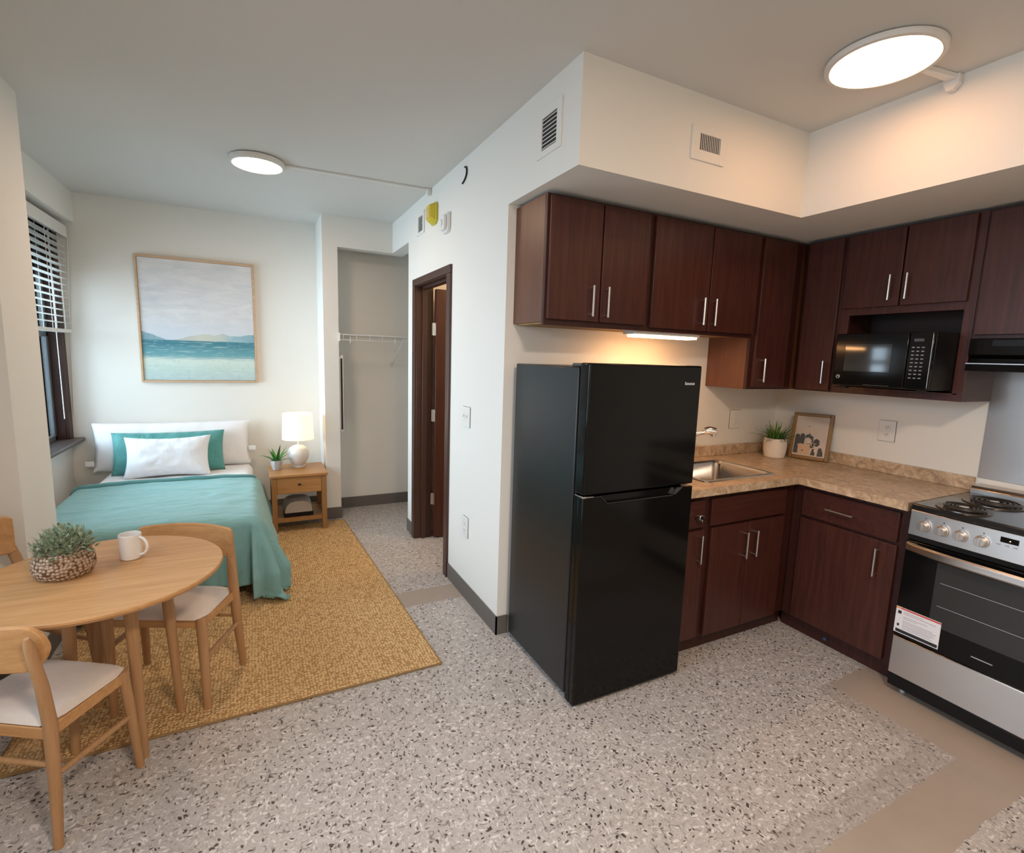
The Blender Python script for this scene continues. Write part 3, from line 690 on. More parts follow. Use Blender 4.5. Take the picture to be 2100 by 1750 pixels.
b.build('basin', M['steel_s'], t, weld=True)
MB(t).lathe((1.19, -.33, .7425), [(.001, .002), (.03, .002), (.04, .004), (.045, .0)], 24).build('drain', M['chrome'], t)
t = thing('sink_faucet', 'chrome kitchen tap with angled spout behind the fridge', 'tap', (1.05, -.085, .914))
MB(t).lathe((1.05, -.09, .9145), [(.03, 0), (.03, .008), (.022, .014), (.02, .09), (.018, .10)], 24).build('tap_base', M['chrome'], t)
MB(t).tube([(1.05, -.09, 1.0), (1.06, -.10, 1.06), (1.10, -.155, 1.085), (1.16, -.215, 1.105), (1.205, -.248, 1.122)], [.013, .013, .012, .012, .012], 14).build('spout', M['chrome'], t)
MB(t).tube([(1.20, -.245, 1.13), (1.222, -.262, 1.133), (1.25, -.28, 1.127)], [.02, .024, .024], 16).tube([(1.24, -.273, 1.131), (1.243, -.276, 1.10)], [.02, .018], 14).build('spray_head', M['chrome'], t)
MB(t).tube([(1.05, -.085, 1.01), (1.03, -.06, 1.05), (1.0, -.05, 1.07)], [.012, .009, .008], 10).build('lever', M['chrome'], t)

# potted plant on counter
t = thing('potted_plant', 'bushy green plant in a rough white pot on the counter', 'potted plant', (1.935, -.185, .9145))
px, py = 1.935, -.185
MB(t).lathe((px, py, .9145), [(.055, 0), (.062, .006), (.07, .05), (.071, .10), (.066, .128), (.060, .128), (.060, .11), (.001, .108)], 28).build('pot', M['pot_w'], t)
b = MB(t)
def blade(b, base, direc, length, width, droop, n=5, mi=0):
    base = Vector(base); d = Vector(direc).normalized(); side = d.cross(Vector((0, 0, 1)))
    side = side.normalized() if side.length > .01 else Vector((1, 0, 0))
    L, R = [], []; p = base.copy(); dd = d.copy()
    for i in range(n + 1):
        w = width * (1 - (i / n) ** 1.6) * (.55 + .45 * min(1, i / n * 3)); fold = Vector((0, 0, w * .35))
        L.append(p - side * w + fold); R.append(p + side * w + fold)
        L[-1], R[-1] = L[-1], R[-1]
        p = p + dd * (length / n); dd = (dd + Vector((0, 0, -droop / n))).normalized()
    vl = [b.bm.verts.new(q) for q in L]; vr = [b.bm.verts.new(q) for q in R]
    vm = []
    p = base.copy(); dd = d.copy()
    for i in range(n + 1):
        vm.append(b.bm.verts.new(p)); p = p + dd * (length / n); dd = (dd + Vector((0, 0, -droop / n))).normalized()
    for i in range(n):
        b.bm.faces.new((vl[i], vm[i], vm[i + 1], vl[i + 1])); b.bm.faces.new((vm[i], vr[i], vr[i + 1], vm[i + 1]))
for k in range(110):
    a = random.uniform(0, 2 * PI); e = random.uniform(.35, 1.4); rad = random.uniform(0, .045)
    blade(b, (px + rad * math.cos(a), py + rad * math.sin(a), 1.02), (math.cos(a) * math.cos(e), math.sin(a) * math.cos(e), math.sin(e)), random.uniform(.08, .165), random.uniform(.004, .0075), random.uniform(.2, 1.1))
b.build('foliage', M['leaf_grass'], t, normals=False)
MB(t).lathe((px, py, 1.02), [(.059, 0), (.03, .008), (.001, .01)], 20).build('soil', M['soil'], t)

# framed print leaning on the right wall
fw, fh, ft = .235, .305, .018
t = thing('picture_frame', 'small gold framed print leaning on the counter beside the white pot', 'framed print', (2.083, -.322, .9145))
fr = .022
b = MB(); b.box(-fw / 2, -fw / 2 + fr, -ft, 0, 0, fh); b.box(fw / 2 - fr, fw / 2, -ft, 0, 0, fh); b.box(-fw / 2 + fr, fw / 2 - fr, -ft, 0, 0, fr); b.box(-fw / 2 + fr, fw / 2 - fr, -ft, 0, fh - fr, fh)
b.build('frame', M['frame_gold'], t, .004)
b = MB(); b.box(-fw / 2 + fr - .002, fw / 2 - fr + .002, -.011, -.002, fr - .002, fh - fr + .002); pr_ = b.build('print', M['paper'], t)
INK = (M['ink_dk'], M['ink_pe'], M['ink_wh'])
def blot(pts, mi, k=0):
    b = MB(); b.face([(x * (fw - 2 * fr) - (fw - 2 * fr) / 2, -.0113 - k * .0002, fr + z * (fh - 2 * fr)) for x, z in pts]); b.build('motif', INK[mi if mi < 3 else 0], pr_, normals=False)
for pts in ([(.02, .05), (.16, .05), (.15, .22), (.19, .30), (.17, .52), (.08, .54), (.03, .50)], [(.17, .30), (.32, .29), (.34, .50), (.28, .56), (.2, .55), (.18, .48)], [(.34, .44), (.44, .47), (.54, .42), (.55, .34), (.60, .36), (.58, .50), (.50, .53), (.46, .58), (.42, .54), (.36, .54)],
            [(.58, .28), (.74, .26), (.80, .32), (.78, .42), (.70, .46), (.62, .42)], [(.50, .20), (.62, .22), (.64, .30), (.52, .28)], [(.76, .02), (.94, .03), (.93, .12), (.86, .24), (.78, .22)], [(.56, .03), (.70, .03), (.68, .18), (.60, .20)]): blot(pts, 0)
for pts in ([(.16, .03), (.52, .03), (.52, .27), (.38, .29), (.12, .28), (.18, .16)],): blot(pts, 1, 1)
for pts in ([(.34, .30), (.72, .33), (.62, .34), (.60, .25), (.56, .32), (.36, .32)], [(.40, .36), (.46, .40), (.50, .36), (.46, .31), (.42, .32)], [(.66, .12), (.72, .12), (.72, .18), (.66, .18)]): blot(pts, 2, 2)
for pts in ([(.28, .11), (.32, .11), (.32, .15), (.28, .14)], [(.40, .74), (.43, .74), (.43, .765), (.40, .765)]): blot(pts, 0, 3)
t.rotation_euler = (math.radians(-11), 0, -math.atan2(.225, .075))

# ------------------------------------------------------------------ microwave, hood, stove
mx0, mx1, my0, my1, mz0, mz1 = 1.642, 2.03, -1.126, -.682, 1.428, 1.70
t = thing('microwave_oven', 'black countertop microwave in the open cabinet niche', 'microwave', (1.84, -.9, 1.4145))
MB(t).box(mx0 + .018, mx1, my0, my1, mz0, mz1).build('casing', M['blk_mat'], t, .004)
MB(t).box(mx0 + .03, mx0 + .06, my0 + .03, my0 + .06, 1.4145, mz0).box(mx0 + .03, mx0 + .06, my1 - .06, my1 - .03, 1.4145, mz0).box(mx1 - .06, mx1 - .03, my0 + .03, my0 + .06, 1.4145, mz0).box(mx1 - .06, mx1 - .03, my1 - .06, my1 - .03, 1.4145, mz0).build('feet', M['blk_mat'], t)
ysp = -1.022
dd = MB(t).box(mx0, mx0 + .0175, ysp, my1 - .001, mz0 + .002, mz1 - .001).build('door', M['blk_gloss'], t, .005)
MB(t).box(mx0 - .0012, mx0, -.955, -.735, 1.505, 1.645).build('door_window', M['blk_glass'], dd, .0005)
b = MB(t); b.tube([(mx0 - .001, -.712 + .009 * math.cos(2 * PI * k / 20), 1.475 + .009 * math.sin(2 * PI * k / 20)) for k in range(21)], .0013, 6)
b.tube([(mx0 - .001, -.712 + .004 * math.cos(2 * PI * k / 10 * .8), 1.475 + .004 * math.sin(2 * PI * k / 10 * .8)) for k in range(10)], .0011, 6); b.build('round_badge', M['badge'], dd)
b = MB(t); b.box(mx0 - .0008, mx0, -.96, -.84, 1.437, 1.4395); b.build('trim_line', M['gasket'], dd)
cp = MB(t).box(mx0 - .001, mx0 + .0175, my0 + .001, ysp - .003, mz0 + .002, mz1 - .001).build('control_panel', M['blk_gloss'], t, .004)
MB(t).box(mx0 - .0022, mx0 - .001, -1.085, -1.045, 1.655, 1.668).build('clock_display', M['gasket'], cp)
for rI in range(9):
    for cI in range(3):
        y = -1.045 - cI * .02; z = 1.628 - rI * .018
        b = MB(t); b.box(mx0 - .002, mx0 - .001, y - .0055, y + .0055, z - .003, z + .002); b.build('key', M['keys'], cp)
b = MB(t); b.box(mx0 - .0018, mx0 - .001, -1.12, -1.118, mz0 + .01, mz1 - .01); b.build('edge_trim', M['badge'], cp)

t = thing('range_hood', 'black slim range hood under the cabinet over the stove', 'range hood', (W, -1.56, 1.60))
MB(t).prism([(W - .0015, 1.527), (W - .0015, 1.6735), (XD + .0, 1.6735), (XD + .0, 1.60), (XD + .03, 1.585), (XD + .03, 1.565), (XD - .005, 1.562), (XD - .01, 1.527)], -1.95, -1.176, 'y').build('hood_body', M['blk_gloss'], t, .002)
MB(t).box(XD - .0105, XD - .006, -1.95, -1.176, 1.558, 1.5625).build('hood_lip', M['badge'], t)
MB(t).box(XD - .0012, XD, -1.60, -1.26, 1.64, 1.666).build('control_slot', M['blk_mat'], t)
b = MB(); b.org = Vector((W, -1.55, 1.2)); b.box(W - .006, W - .0008, -1.96, -1.168, .985, 1.526)
tag(b.build('steel_splash_panel', M['steel'], None, .001), 'brushed steel splash panel on the wall behind the stove', 'splash panel')

SF = W - .66; sy0, sy1 = -1.94, -1.185
t = thing('electric_stove', 'stainless and black electric stove with coil burners at the right edge', 'stove', (1.83, -1.56, 0))
MB(t).box(SF + .04, W - .03, sy0 + .004, sy1 - .004, .045, .893).build('body', M['blk_mat'], t, .002)
for x in (SF + .055, W - .10):
    for y in (sy1 - .05, sy0 + .05): MB(t).cyl((x, y, 0), (x, y, .046), .014, .011, 12).build('foot', M['badge'], t)
MB(t).box(SF + .004, SF + .0395, sy0 + .004, sy1 - .004, .035, .093).build('kick_plate', M['blk_mat'], t, .003)
MB(t).box(SF, SF + .0395, sy0 + .002, sy1 - .002, .095, .283).build('storage_drawer', M['steel'], t, .004)
dr = MB(t).box(SF, SF + .0395, sy0 + .002, sy1 - .002, .288, .752).build('oven_door', M['blk_gloss'], t, .004)
MB(t).box(SF - .0012, SF, sy0 + .105, sy1 - .13, .40, .69).build('oven_window', M['blk_glass'], dr, .0005)
b = MB(t)
for z in (.495, .60): b.box(SF - .0018, SF - .0012, sy0 + .12, sy1 - .15, z, z + .0018)
b.build('rack_lines', M['badge'], dr)
b = MB(t); b.box(SF - .001, SF, -1.545, -1.475, .335, .339); b.build('nameplate', M['badge'], dr)
hb = []
for k in range(25):
    u = k / 24; y = sy1 - .012 + (sy0 - sy1 + .024) * u
    bow = .012 + .04 * (1 - abs(2 * u - 1) ** 4)
    hb.append([(SF - bow, y, .748), (SF - bow - .008, y, .740), (SF - bow - .008, y, .716), (SF - bow, y, .708), (SF - bow + .012, y, .712), (SF - bow + .012, y, .744)])
b = MB(t); b.rings(hb); b.box(SF - .02, SF + .002, sy1 - .045, sy1 - .012, .712, .744); b.box(SF - .02, SF + .002, sy0 + .012, sy0 + .045, .712, .744)
b.build('oven_handle', M['steel'], dr, .001)
lb = MB(t); lb.box(SF - .0022, SF, -1.362, -1.188, .303, .428, 0)
def lrow(u0, u1, w0, w1, mi, k=1): lb.box(SF - .0022 - .0003 * k, SF - .0022, -1.188 - .174 * u1, -1.188 - .174 * u0, .303 + .125 * w0, .303 + .125 * w1, mi)
lrow(.0, .12, .93, .985, 2); lrow(.12, 1, .93, .985, 1); lrow(.04, .98, .03, .15, 3); lrow(.05, .13, .74, .86, 3); lrow(.06, .11, .26, .36, 3)
for i, w in enumerate((.84, .78, .66, .60, .50, .44, .38, .32, .27, .21)):
    lrow(.18, (.62, .9, .72, .5, .85, .93, .88, .9, .82, .86)[i], w, w + .022, 4)
lb.build('warning_label', [M['lab_w'], M['red'], M['orange'], M['lab_k'], M['lab_g']], dr)
MB(t).box(SF + .012, SF + .0395, sy0 + .002, sy1 - .002, .755, .775).build('vent_strip', M['blk_mat'], t)
cp = MB(t).prism([(SF + .002, .777), (SF + .008, .893), (SF + .05, .893), (SF + .05, .777)], sy0 + .001, sy1 - .001, 'y').build('control_panel', M['steel'], t, .003)
for i, y in enumerate((-1.245, -1.312, -1.378, -1.448, -1.70)):
    k = MB(t); x = SF + .004
    k.tube([(x, y, .832), (x - .006, y, .832), (x - .0065, y, .832), (x - .030, y, .832)], [.024, .024, .021, .0185], 24)
    k.box(x - .037, x - .028, y - .005, y + .005, .815, .849); k.build('burner_knob', M['badge'] if False else M['steel'], cp, .001)
    m = MB(t); m.box(x - .0012 + .003, x + .003, y - .004, y + .001, .864, .868); m.build('knob_mark', M['lab_k'], cp)
dp = MB(t).box(SF + .0035, SF + .006, -1.558, -1.503, .85, .872).build('clock_display', M['blk_gloss'], cp)
MB(t).box(SF + .003, SF + .0034, -1.535, -1.531, .858, .862).build('clock_dot', M['led'], dp)
for y in (-1.498, -1.525, -1.55):
    b = MB(t); b.box(SF + .002, SF + .0036, y - .006, y + .006, .836, .841); b.build('touch_mark', M['lab_g'], cp)
MB(t).box(SF + .005, W - .115, sy0, sy1, .8945, .922).build('cooktop', M['cook'], t, .006)
MB(t).prism([(W - .1145, .8945), (W - .1145, .945), (W - .10, .958), (W - .02, .96), (W - .012, .95), (W - .012, .8945)], sy0, sy1, 'y').build('rear_ledge', M['steel'], t, .004)
for cx, cy, R in ((1.615, -1.335, .083), (1.875, -1.345, .10), (1.635, -1.70, .10), (1.885, -1.745, .083)):
    bn = MB(t).lathe((cx, cy, .9222), [(R + .014, 0), (R + .013, .004), (R + .002, .004), (R - .02, .001), (.02, .0005), (.001, .0005)], 40).build('drip_pan', M['drip'], t)
    pts = []; n = 4.2
    for k in range(170):
        a = k / 169 * n * 2 * PI; rad = .022 + (R - .026) * k / 169
        pts.append((cx + rad * math.cos(a), cy + rad * math.sin(a), .9325))
    MB(t).tube(pts, .0042, 7).build('coil', M['coil'], bn)
    MB(t).lathe((cx, cy, .927), [(.018, 0), (.018, .008), (.001, .0085)], 18).build('coil_cap', M['chrome'], bn)

# ------------------------------------------------------------------ fridge
t = thing('refrigerator', 'black two-door fridge standing at the outer wall corner', 'fridge', (.36, -.36, 0))
fx0, fx1 = .048, .662
MB(t).box(fx0, fx1, -.608, -.045, .03, 1.492).build('body', M['blk_side'], t, .006)
for x in (fx0 + .05, fx1 - .05):
    for y in (-.57, -.09): MB(t).cyl((x, y, 0), (x, y, .031), .02, .02, 14).build('foot', M['blk_mat'], t)
MB(t).box(fx0 + .008, fx1 - .008, -.622, -.6085, .04, 1.488).build('gasket', M['blk_mat'], t)
fd = -.688
ud = MB(t).box(fx0 - .004, fx1, fd, -.6225, .966, 1.510).build('freezer_door', M['blk_gloss'], t, .008, 3)
ld_ = MB(t).prism([(fx0 - .004, .018), (fx1, .018), (fx1, .955), (.56, .955), (.535, .922), (.17, .922), (.135, .955), (fx0 - .004, .955)], fd, fd + .032, 'y').build('fridge_door', M['blk_gloss'], t, .004)
MB(t).box(fx0 - .004, fx1, fd + .0325, -.6225, .018, .955).build('door_core', M['blk_gloss'], ld_, .003)
MB(t).box(.14, .555, fd + .016, fd + .0322, .9225, .954).build('grip_recess', M['blk_gloss'], ld_)
b = MB(t); b.prism([(.565, .9555), (.60, .9555), (.555, .925), (.545, .925)], fd - .001, fd + .001, 'y'); b.build('grip_glint', M['gasket'], ld_)
b = MB(t); b.tube([(fx0 + .01, fd - .0006, .9562), (.135, fd - .0006, .9558), (.17, fd - .0006, .9225), (.535, fd - .0006, .9225), (.556, fd - .0006, .951)], .0012, 6); b.build('grip_outline', M['gasket'], ld_)
b = MB(t); b.box(fx0 - .0055, fx0 + .05, fd - .0015, -.63, .9565, .9605); b.box(fx0 - .006, fx0 + .012, fd - .003, fd + .02, .955, .963); b.build('hinge_plate', M['chrome'], t, .001)
b = MB(t); b.box(fx0 + .005, fx0 + .075, -.618, -.545, 1.4925, 1.507); b.build('hinge_cover', M['gasket'], t, .006)
b = MB(t)
bx0, bx1 = .562, .622; nL = 7
for k in range(nL):
    u = bx0 + (bx1 - bx0) * k / nL; w = (bx1 - bx0) / nL * .72
    b.box(u, u + w, fd - .0015, fd, 1.424, 1.434 if k else 1.438)
b.box(bx0, bx1 - .002, fd - .001, fd, 1.427, 1.4305)
b.build('door_badge', M['badge'], ud)

# ------------------------------------------------------------------ rug
b = MB(); b.org = Vector((-1.2, 1.05, 0))
RP = [(-2.02, -.142), (-.366, -.139), (-.468, 2.285), (-2.03, 2.30)]
b.prism(RP, .0005, .009, 'z')
rg = b.build('jute_rug', M['rug'], None); tag(rg, 'tan woven jute rug running from the table to the nightstand', 'rug')
b = MB(); b.org = rg.location
b.tube([(x, y, .006) for x, y in RP + RP[:1]], .0055, 6); b.build('rug_edging', M['rugedge'], rg)

# ------------------------------------------------------------------ bed
BX0, BX1, BY0, BY1, BZ = -2.245, -1.195, 1.02, 2.77, .49
t = thing('bed', 'single bed with white mattress against the back wall', 'bed', (-1.72, 1.9, 0))
MB(t).box(BX0 + .04, BX1 - .03, BY0 + .06, BY1, .10, .26).build('bed_base', M['bedbase'], t, .01)
for x in (BX0 + .10, BX1 - .10):
    for y in (BY0 + .12, BY1 - .06): MB(t).cyl((x, y, .0005), (x, y, .10), .022, .028, 12).build('bed_leg', M['bedbase'], t)
MB(t).box(BX0, BX1, BY0, BY1, .261, BZ - .01).build('mattress', M['white_f'], t, .045, 5)
# white sheet over the upper third
def sheet(u, v):
    x = BX0 - .012 + (BX1 - BX0 + .024) * u; y = 1.93 + (BY1 - 1.93 + .005) * v
    e = min(u, 1 - u) * (BX1 - BX0); z = BZ - .004 - (max(0, .06 - e) / .06) ** 2 * .10
    return Vector((x, y, z + .006 * noise.noise((x * 6, y * 7, 1))))
MB(t).grid(sheet, 50, 40).build('sheet', M['white_f'], t, solid=.006, normals=False)
# comforter
def comf(u, v):
    L = .44; Wd = BX1 - BX0
    s = -.30 + u * (Wd + .30 + .53)          # across: left overhang, top, right drop
    x_top = min(max(s, 0), Wd); ts = max(0, s - Wd); tl = max(0, -s)
    k_ = min(1, ts / .30); yend = 2.03 + .40 * k_ * k_ * (3 - 2 * k_)
    F = .50
    q = (yend - BY0 + F) * v - F             # from the foot hem to the fold
    y_top = max(q, 0); tf = max(0, -q)
    x = BX0 + x_top; y = BY0 + y_top
    drop = math.hypot(ts, tf) if ts and tf else max(ts, tf, tl)
    puff = .012 * math.sin(PI * min(1, max(0, x_top / Wd))) + .009 * noise.noise((x * 4, y * 9, 3)) + .006 * noise.noise((x * 9, y * 22, 5))
    z = BZ + .018 + puff * (1 if drop == 0 else max(0, 1 - drop * 6))
    R = .05
    def bend(tt):
        if tt < R * PI / 2: a = tt / R; return R * math.sin(a), R * (1 - math.cos(a))
        return R, R + tt - R * PI / 2
    o, dn = bend(drop)
    nx = ts / drop if drop and (ts or tf) else (0 if not tl else -1); ny = -tf / drop if drop and (ts or tf) else 0
    if tl: nx, ny = -1, 0
    fl = 0
    if drop > .03:
        k = min(1, (drop - .03) / .35)
        if tf and not ts: fl = k * (.022 * math.sin(x * 34 + 1.2) + .012 * math.sin(x * 71) + .022 * noise.noise((x * 7, 0, 2)) + .018)
        elif ts and not tf: fl = k * (.06 + .05 * max(0, 1 - (y - BY0) / 1.0) + .018 * math.sin(y * 26) + .02 * noise.noise((y * 6, 0, 7)))
        elif ts and tf: fl = k * (.13 + .03 * math.sin(math.atan2(tf, ts) * 9))
        elif tl: fl = 0
    cor = min(1, ts / .12) * min(1, tf / .12)
    x += nx * (o + fl) ; y += ny * (o + fl)
    z -= dn * (.86 if (tf and not ts) else .93)
    if z < .028:
        ex = .028 - z; z = .026 + .012 * (1 + math.sin(ex * 40)); x += nx * ex * .45; y += ny * ex * .45
    if tl: x = max(x, XL + .02)
    # the fold at the head end rolls up a little
    f = max(0, 1 - abs(q - (yend - BY0)) / .07)
    z += .012 * math.sqrt(f) * max(0, 1 - drop / .05)
    # keep clear of the wall pier
    if x < -2.07 and y < .985: y = .985
    if tl and y < 1.2: x = max(x, -2.36)
    return Vector((x, y, z))
cf = MB(); cf.org = Vector((-1.72, 1.4, .5)); cf.grid(comf, 120, 130)
cfo = tag(cf.build('comforter', M['teal'], None, solid=.014, normals=True, angle=80), 'seafoam green comforter spread over the bed and trailing onto the rug', 'comforter')
hb_ = MB(cfo); pth = []
for k in range(49):
    u = k / 48; p_ = comf(.30 / (BX1 - BX0 + .83) * .45 + u * ((BX1 - BX0 + .33) / (BX1 - BX0 + .83) - .30 / (BX1 - BX0 + .83) * .45), 1.)
    pth.append(p_ + Vector((0, -.012 + .006 * noise.noise((u * 9, 0, 1)), .012)))
hb_.tube(pth, [.008 + .012 * math.sin(PI * min(1, max(.02, k / 48))) ** .4 for k in range(49)], 10, flat=.7)
hb_.build('folded_hem', M['teal_fold'], cfo, angle=80)

def pillow(name, label, w, h, th, mat, loc, rot, seed, pinch=.04):
    b = MB()
    def half(sg):
        def fn(u, v):
            a, c = 2 * u - 1, 2 * v - 1
            px = a * (1 - pinch * (1 - c * c)) * w / 2 if True else 0
            pz = c * (1 - pinch * 1.6 * (1 - a * a) * 1.) * h / 2
            e = max(0., (1 - abs(a) ** 3.2)) ** .55 * max(0., (1 - abs(c) ** 3.)) ** .55
            k = noise.noise((a * 3 + seed, c * 2.4, sg)) * .14 + noise.noise((a * 7 + seed, c * 6, sg + 3)) * .03 + .05 * math.sin((a - c) * 7 + seed) * abs(a * c) ** .7 + .04 * math.sin((a + c) * 9 + seed * 2) * abs(a * c)
            edge = (1 - e)
            wr = .006 * math.sin(a * 26 + seed) * edge * (1 if abs(a) < .97 and abs(c) < .97 else 0)
            return Vector((px, sg * (th / 2 * e * (1 + k)) , pz + wr))
        return fn
    b.grid(half(1), 44, 28); b.grid(half(-1), 44, 28)
    o = b.build(name, mat, None, weld=True, angle=120)
    o.location = loc; o.rotation_euler = rot
    return tag(o, label, 'pillow', 'pillows on the bed')
zt = BZ + .004
p = pillow('bed_pillow', 'long white pillow standing against the wall at the bed head', 1.13, .40, .13, M['white_f'], (-1.765, 2.715, zt + .198), (math.radians(-7), 0, 0), 1.)
for x, z in ((-.585, -.13), (.575, -.06)):
    b = MB(); b.box(x - .03, x + .03, -.012, .012, z - .022, z + .022); b.build('pillow_tab', M['white_f'], p, .008, 3)
pillow('bed_pillow', 'deep teal pillow between the two white pillows on the bed', .785, .345, .13, M['teal_dk'], (-1.79, 2.575, zt + .163), (math.radians(-16), 0, 0), 4.)
pillow('bed_pillow', 'small white pillow in front of the teal pillow', .59, .345, .16, M['white_f2'], (-1.785, 2.43, zt + .150), (math.radians(-24), 0, 0), 9., .085)

# ------------------------------------------------------------------ wall art
t = thing('wall_art', 'large framed seascape painting above the bed', 'painting', (-1.555, YB, 1.73))
ax0, ax1, az0, az1 = -1.985, -1.122, 1.217, 2.25
b = MB(t); fw_ = .017
b.box(ax0, ax0 + fw_, YB - .035, YB - .001, az0, az1); b.box(ax1 - fw_, ax1, YB - .035, YB - .001, az0, az1); b.box(ax0 + fw_, ax1 - fw_, YB - .035, YB - .001, az0, az0 + fw_); b.box(ax0 + fw_, ax1 - fw_, YB - .035, YB - .001, az1 - fw_, az1)
b.build('frame', M['frame_oak'], t, .002)
MB(t).box(ax0 + fw_ + .002, ax1 - fw_ - .002, YB - .026, YB - .002, az0 + fw_ + .002, az1 - fw_ - .002).build('canvas', M['sea'], t)

# ------------------------------------------------------------------ nightstand and things on it
nx0, nx1, ny0, ny1, nz = -1.068, -.618, 2.085, 2.545, .50
t = thing('nightstand', 'honey oak nightstand with drawer and open shelf beside the bed', 'nightstand', (-.843, 2.31, 0))
MB(t).box(nx0, nx1, ny0, ny1, nz - .022, nz).build('top', M['oak_ns'], t, .004)
lw = .04
for x in (nx0 + .012, nx1 - .012 - lw):
    for y in (ny0 + .01, ny1 - .01 - lw):
        z0 = .0095 if y < 2.25 else .0005
        MB(t).box(x, x + lw, y, y + lw, z0, nz - .0225).build('leg', M['oak_nsz'], t, .003)
b = MB(t); b.box(nx0 + .052, nx1 - .052, ny1 - .03, ny1 - .015, .335, nz - .0225); b.box(nx0 + .018, nx0 + .033, ny0 + .05, ny1 - .05, .335, nz - .0225); b.box(nx1 - .033, nx1 - .018, ny0 + .05, ny1 - .05, .335, nz - .0225); b.box(nx0 + .052, nx1 - .052, ny0 + .03, ny1 - .03, .335, .343)
b.build('apron', M['oak_nsz'], t, .002)
dr = MB(t).box(nx0 + .0535, nx1 - .0535, ny0 + .014, ny0 + .029, .340, nz - .0245).build('drawer', M['oak_ns'], t, .002)
MB(t).box(-.856, -.832, ny0 - .004, ny0 + .0138, .408, .420).build('drawer_knob', M['blk_mat'], dr, .003)
b = MB(t); b.box(nx0 + .052, nx1 - .052, ny0 + .016, ny0 + .034, .095, .125); b.box(nx0 + .052, nx1 - .052, ny1 - .034, ny1 - .016, .095, .125); b.box(nx0 + .02, nx0 + .036, ny0 + .05, ny1 - .05, .095, .125); b.box(nx1 - .036, nx1 - .02, ny0 + .05, ny1 - .05, .095, .125); b.box(nx0 + .037, nx1 - .037, ny0 + .0345, ny1 - .0345, .108, .118)
b.build('shelf', M['oak_nsz'], t, .002)
b = MB(); b.org = Vector((-.845, 2.27, .118)); b.box(-.965, -.735, 2.16, 2.40, .1185, .155)
tag(b.build('storage_box', M['blk_mat'], None, .004), 'flat black box on the nightstand shelf', 'box')
b = MB(); b.org = Vector((-.845, 2.27, .155))
def cl(u, v):
    a = 2 * u - 1
    return Vector((-.85 + a * (.12 - .012 * (1 - v)), 2.155 + .24 * v, .1565 + .095 * max(0, 1 - abs(a) ** 3.2) ** .5 + .003 * noise.noise((u * 9, v * 9, 2))))
b.rings([[cl(i / 24, j / 10) for i in range(25)] for j in range(11)], 0, True, True)
tag(b.build('folded_blanket', M['greycloth'], None, angle=60), 'folded grey beige cloth on the black box in the nightstand', 'cloth')

lx, ly = -.825, 2.40
t = thing('table_lamp', 'lit table lamp with white round base on the nightstand', 'lamp', (lx, ly, nz))
MB(t).lathe((lx, ly, nz + .0005), [(.048, 0), (.05, .003), (.05, .012), (.04, .014), (.001, .0145)], 28).build('foot', M['ceramic'], t)
MB(t).lathe((lx, ly, nz + .0135), [(.038, 0), (.055, .016), (.078, .055), (.088, .095), (.087, .125), (.074, .155), (.045, .175), (.018, .183), (.001, .184)], 36).build('base', M['ceramic'], t)
MB(t).cyl((lx, ly, nz + .196), (lx, ly, nz + .30), .0075, seg=12).build('stem', M['ceramic'], t)
sz0, sz1 = nz + .25, nz + .475
b = MB(t); b.lathe((lx, ly, 0), [(.130, sz0), (.1205, sz1), (.1185, sz1), (.128, sz0), (.130, sz0)], 48, cap=False)
sh = b.build('lamp_shade', M['shade'], t, weld=True)
b = MB(t)
for k in range(3):
    a = 2 * PI * k / 3; b.cyl((lx, ly, sz0 + .05), (lx + .126 * math.cos(a), ly + .126 * math.sin(a), sz0 + .05), .002, seg=6)
b.build('shade_ring', M['white_mt'], sh)
MB(t).lathe((lx, ly, nz + .30), [(.001, -.002), (.012, 0), (.026, .035), (.028, .05), (.018, .072), (.001, .078)], 16).build('bulb', emit('warm_bulb', (1, .76, .50), 12.), t)

t = thing('agave_plant', 'small spiky green plant in a speckled grey pot on the nightstand', 'potted plant', (-1.005, 2.335, nz))
ax, ay = -1.005, 2.335
b = MB(t); b.rings([[(ax + r * math.cos(2 * PI * (k + .5) / 8), ay + r * math.sin(2 * PI * (k + .5) / 8), nz + z) for k in range(8)] for r, z in ((.034, .0005), (.046, .045), (.05, .082), (.044, .082), (.042, .07), (.001, .069))])
b.build('pot', M['pot_g'], t, .003)
for k in range(11):
    a = k * 2.4; e = .35 + .85 * (k / 10); ln = .10 + .05 * math.sin(k * 1.7) ** 2
    lf_ = MB(t); blade(lf_, (ax + .01 * math.cos(a), ay + .01 * math.sin(a), nz + .068), (math.cos(a) * math.cos(e), math.sin(a) * math.cos(e), math.sin(e)), ln + .03, .0165, .5 if e < .9 else .1, 6)
    lf_.build('leaf', M['leaf_green'], t, normals=False)

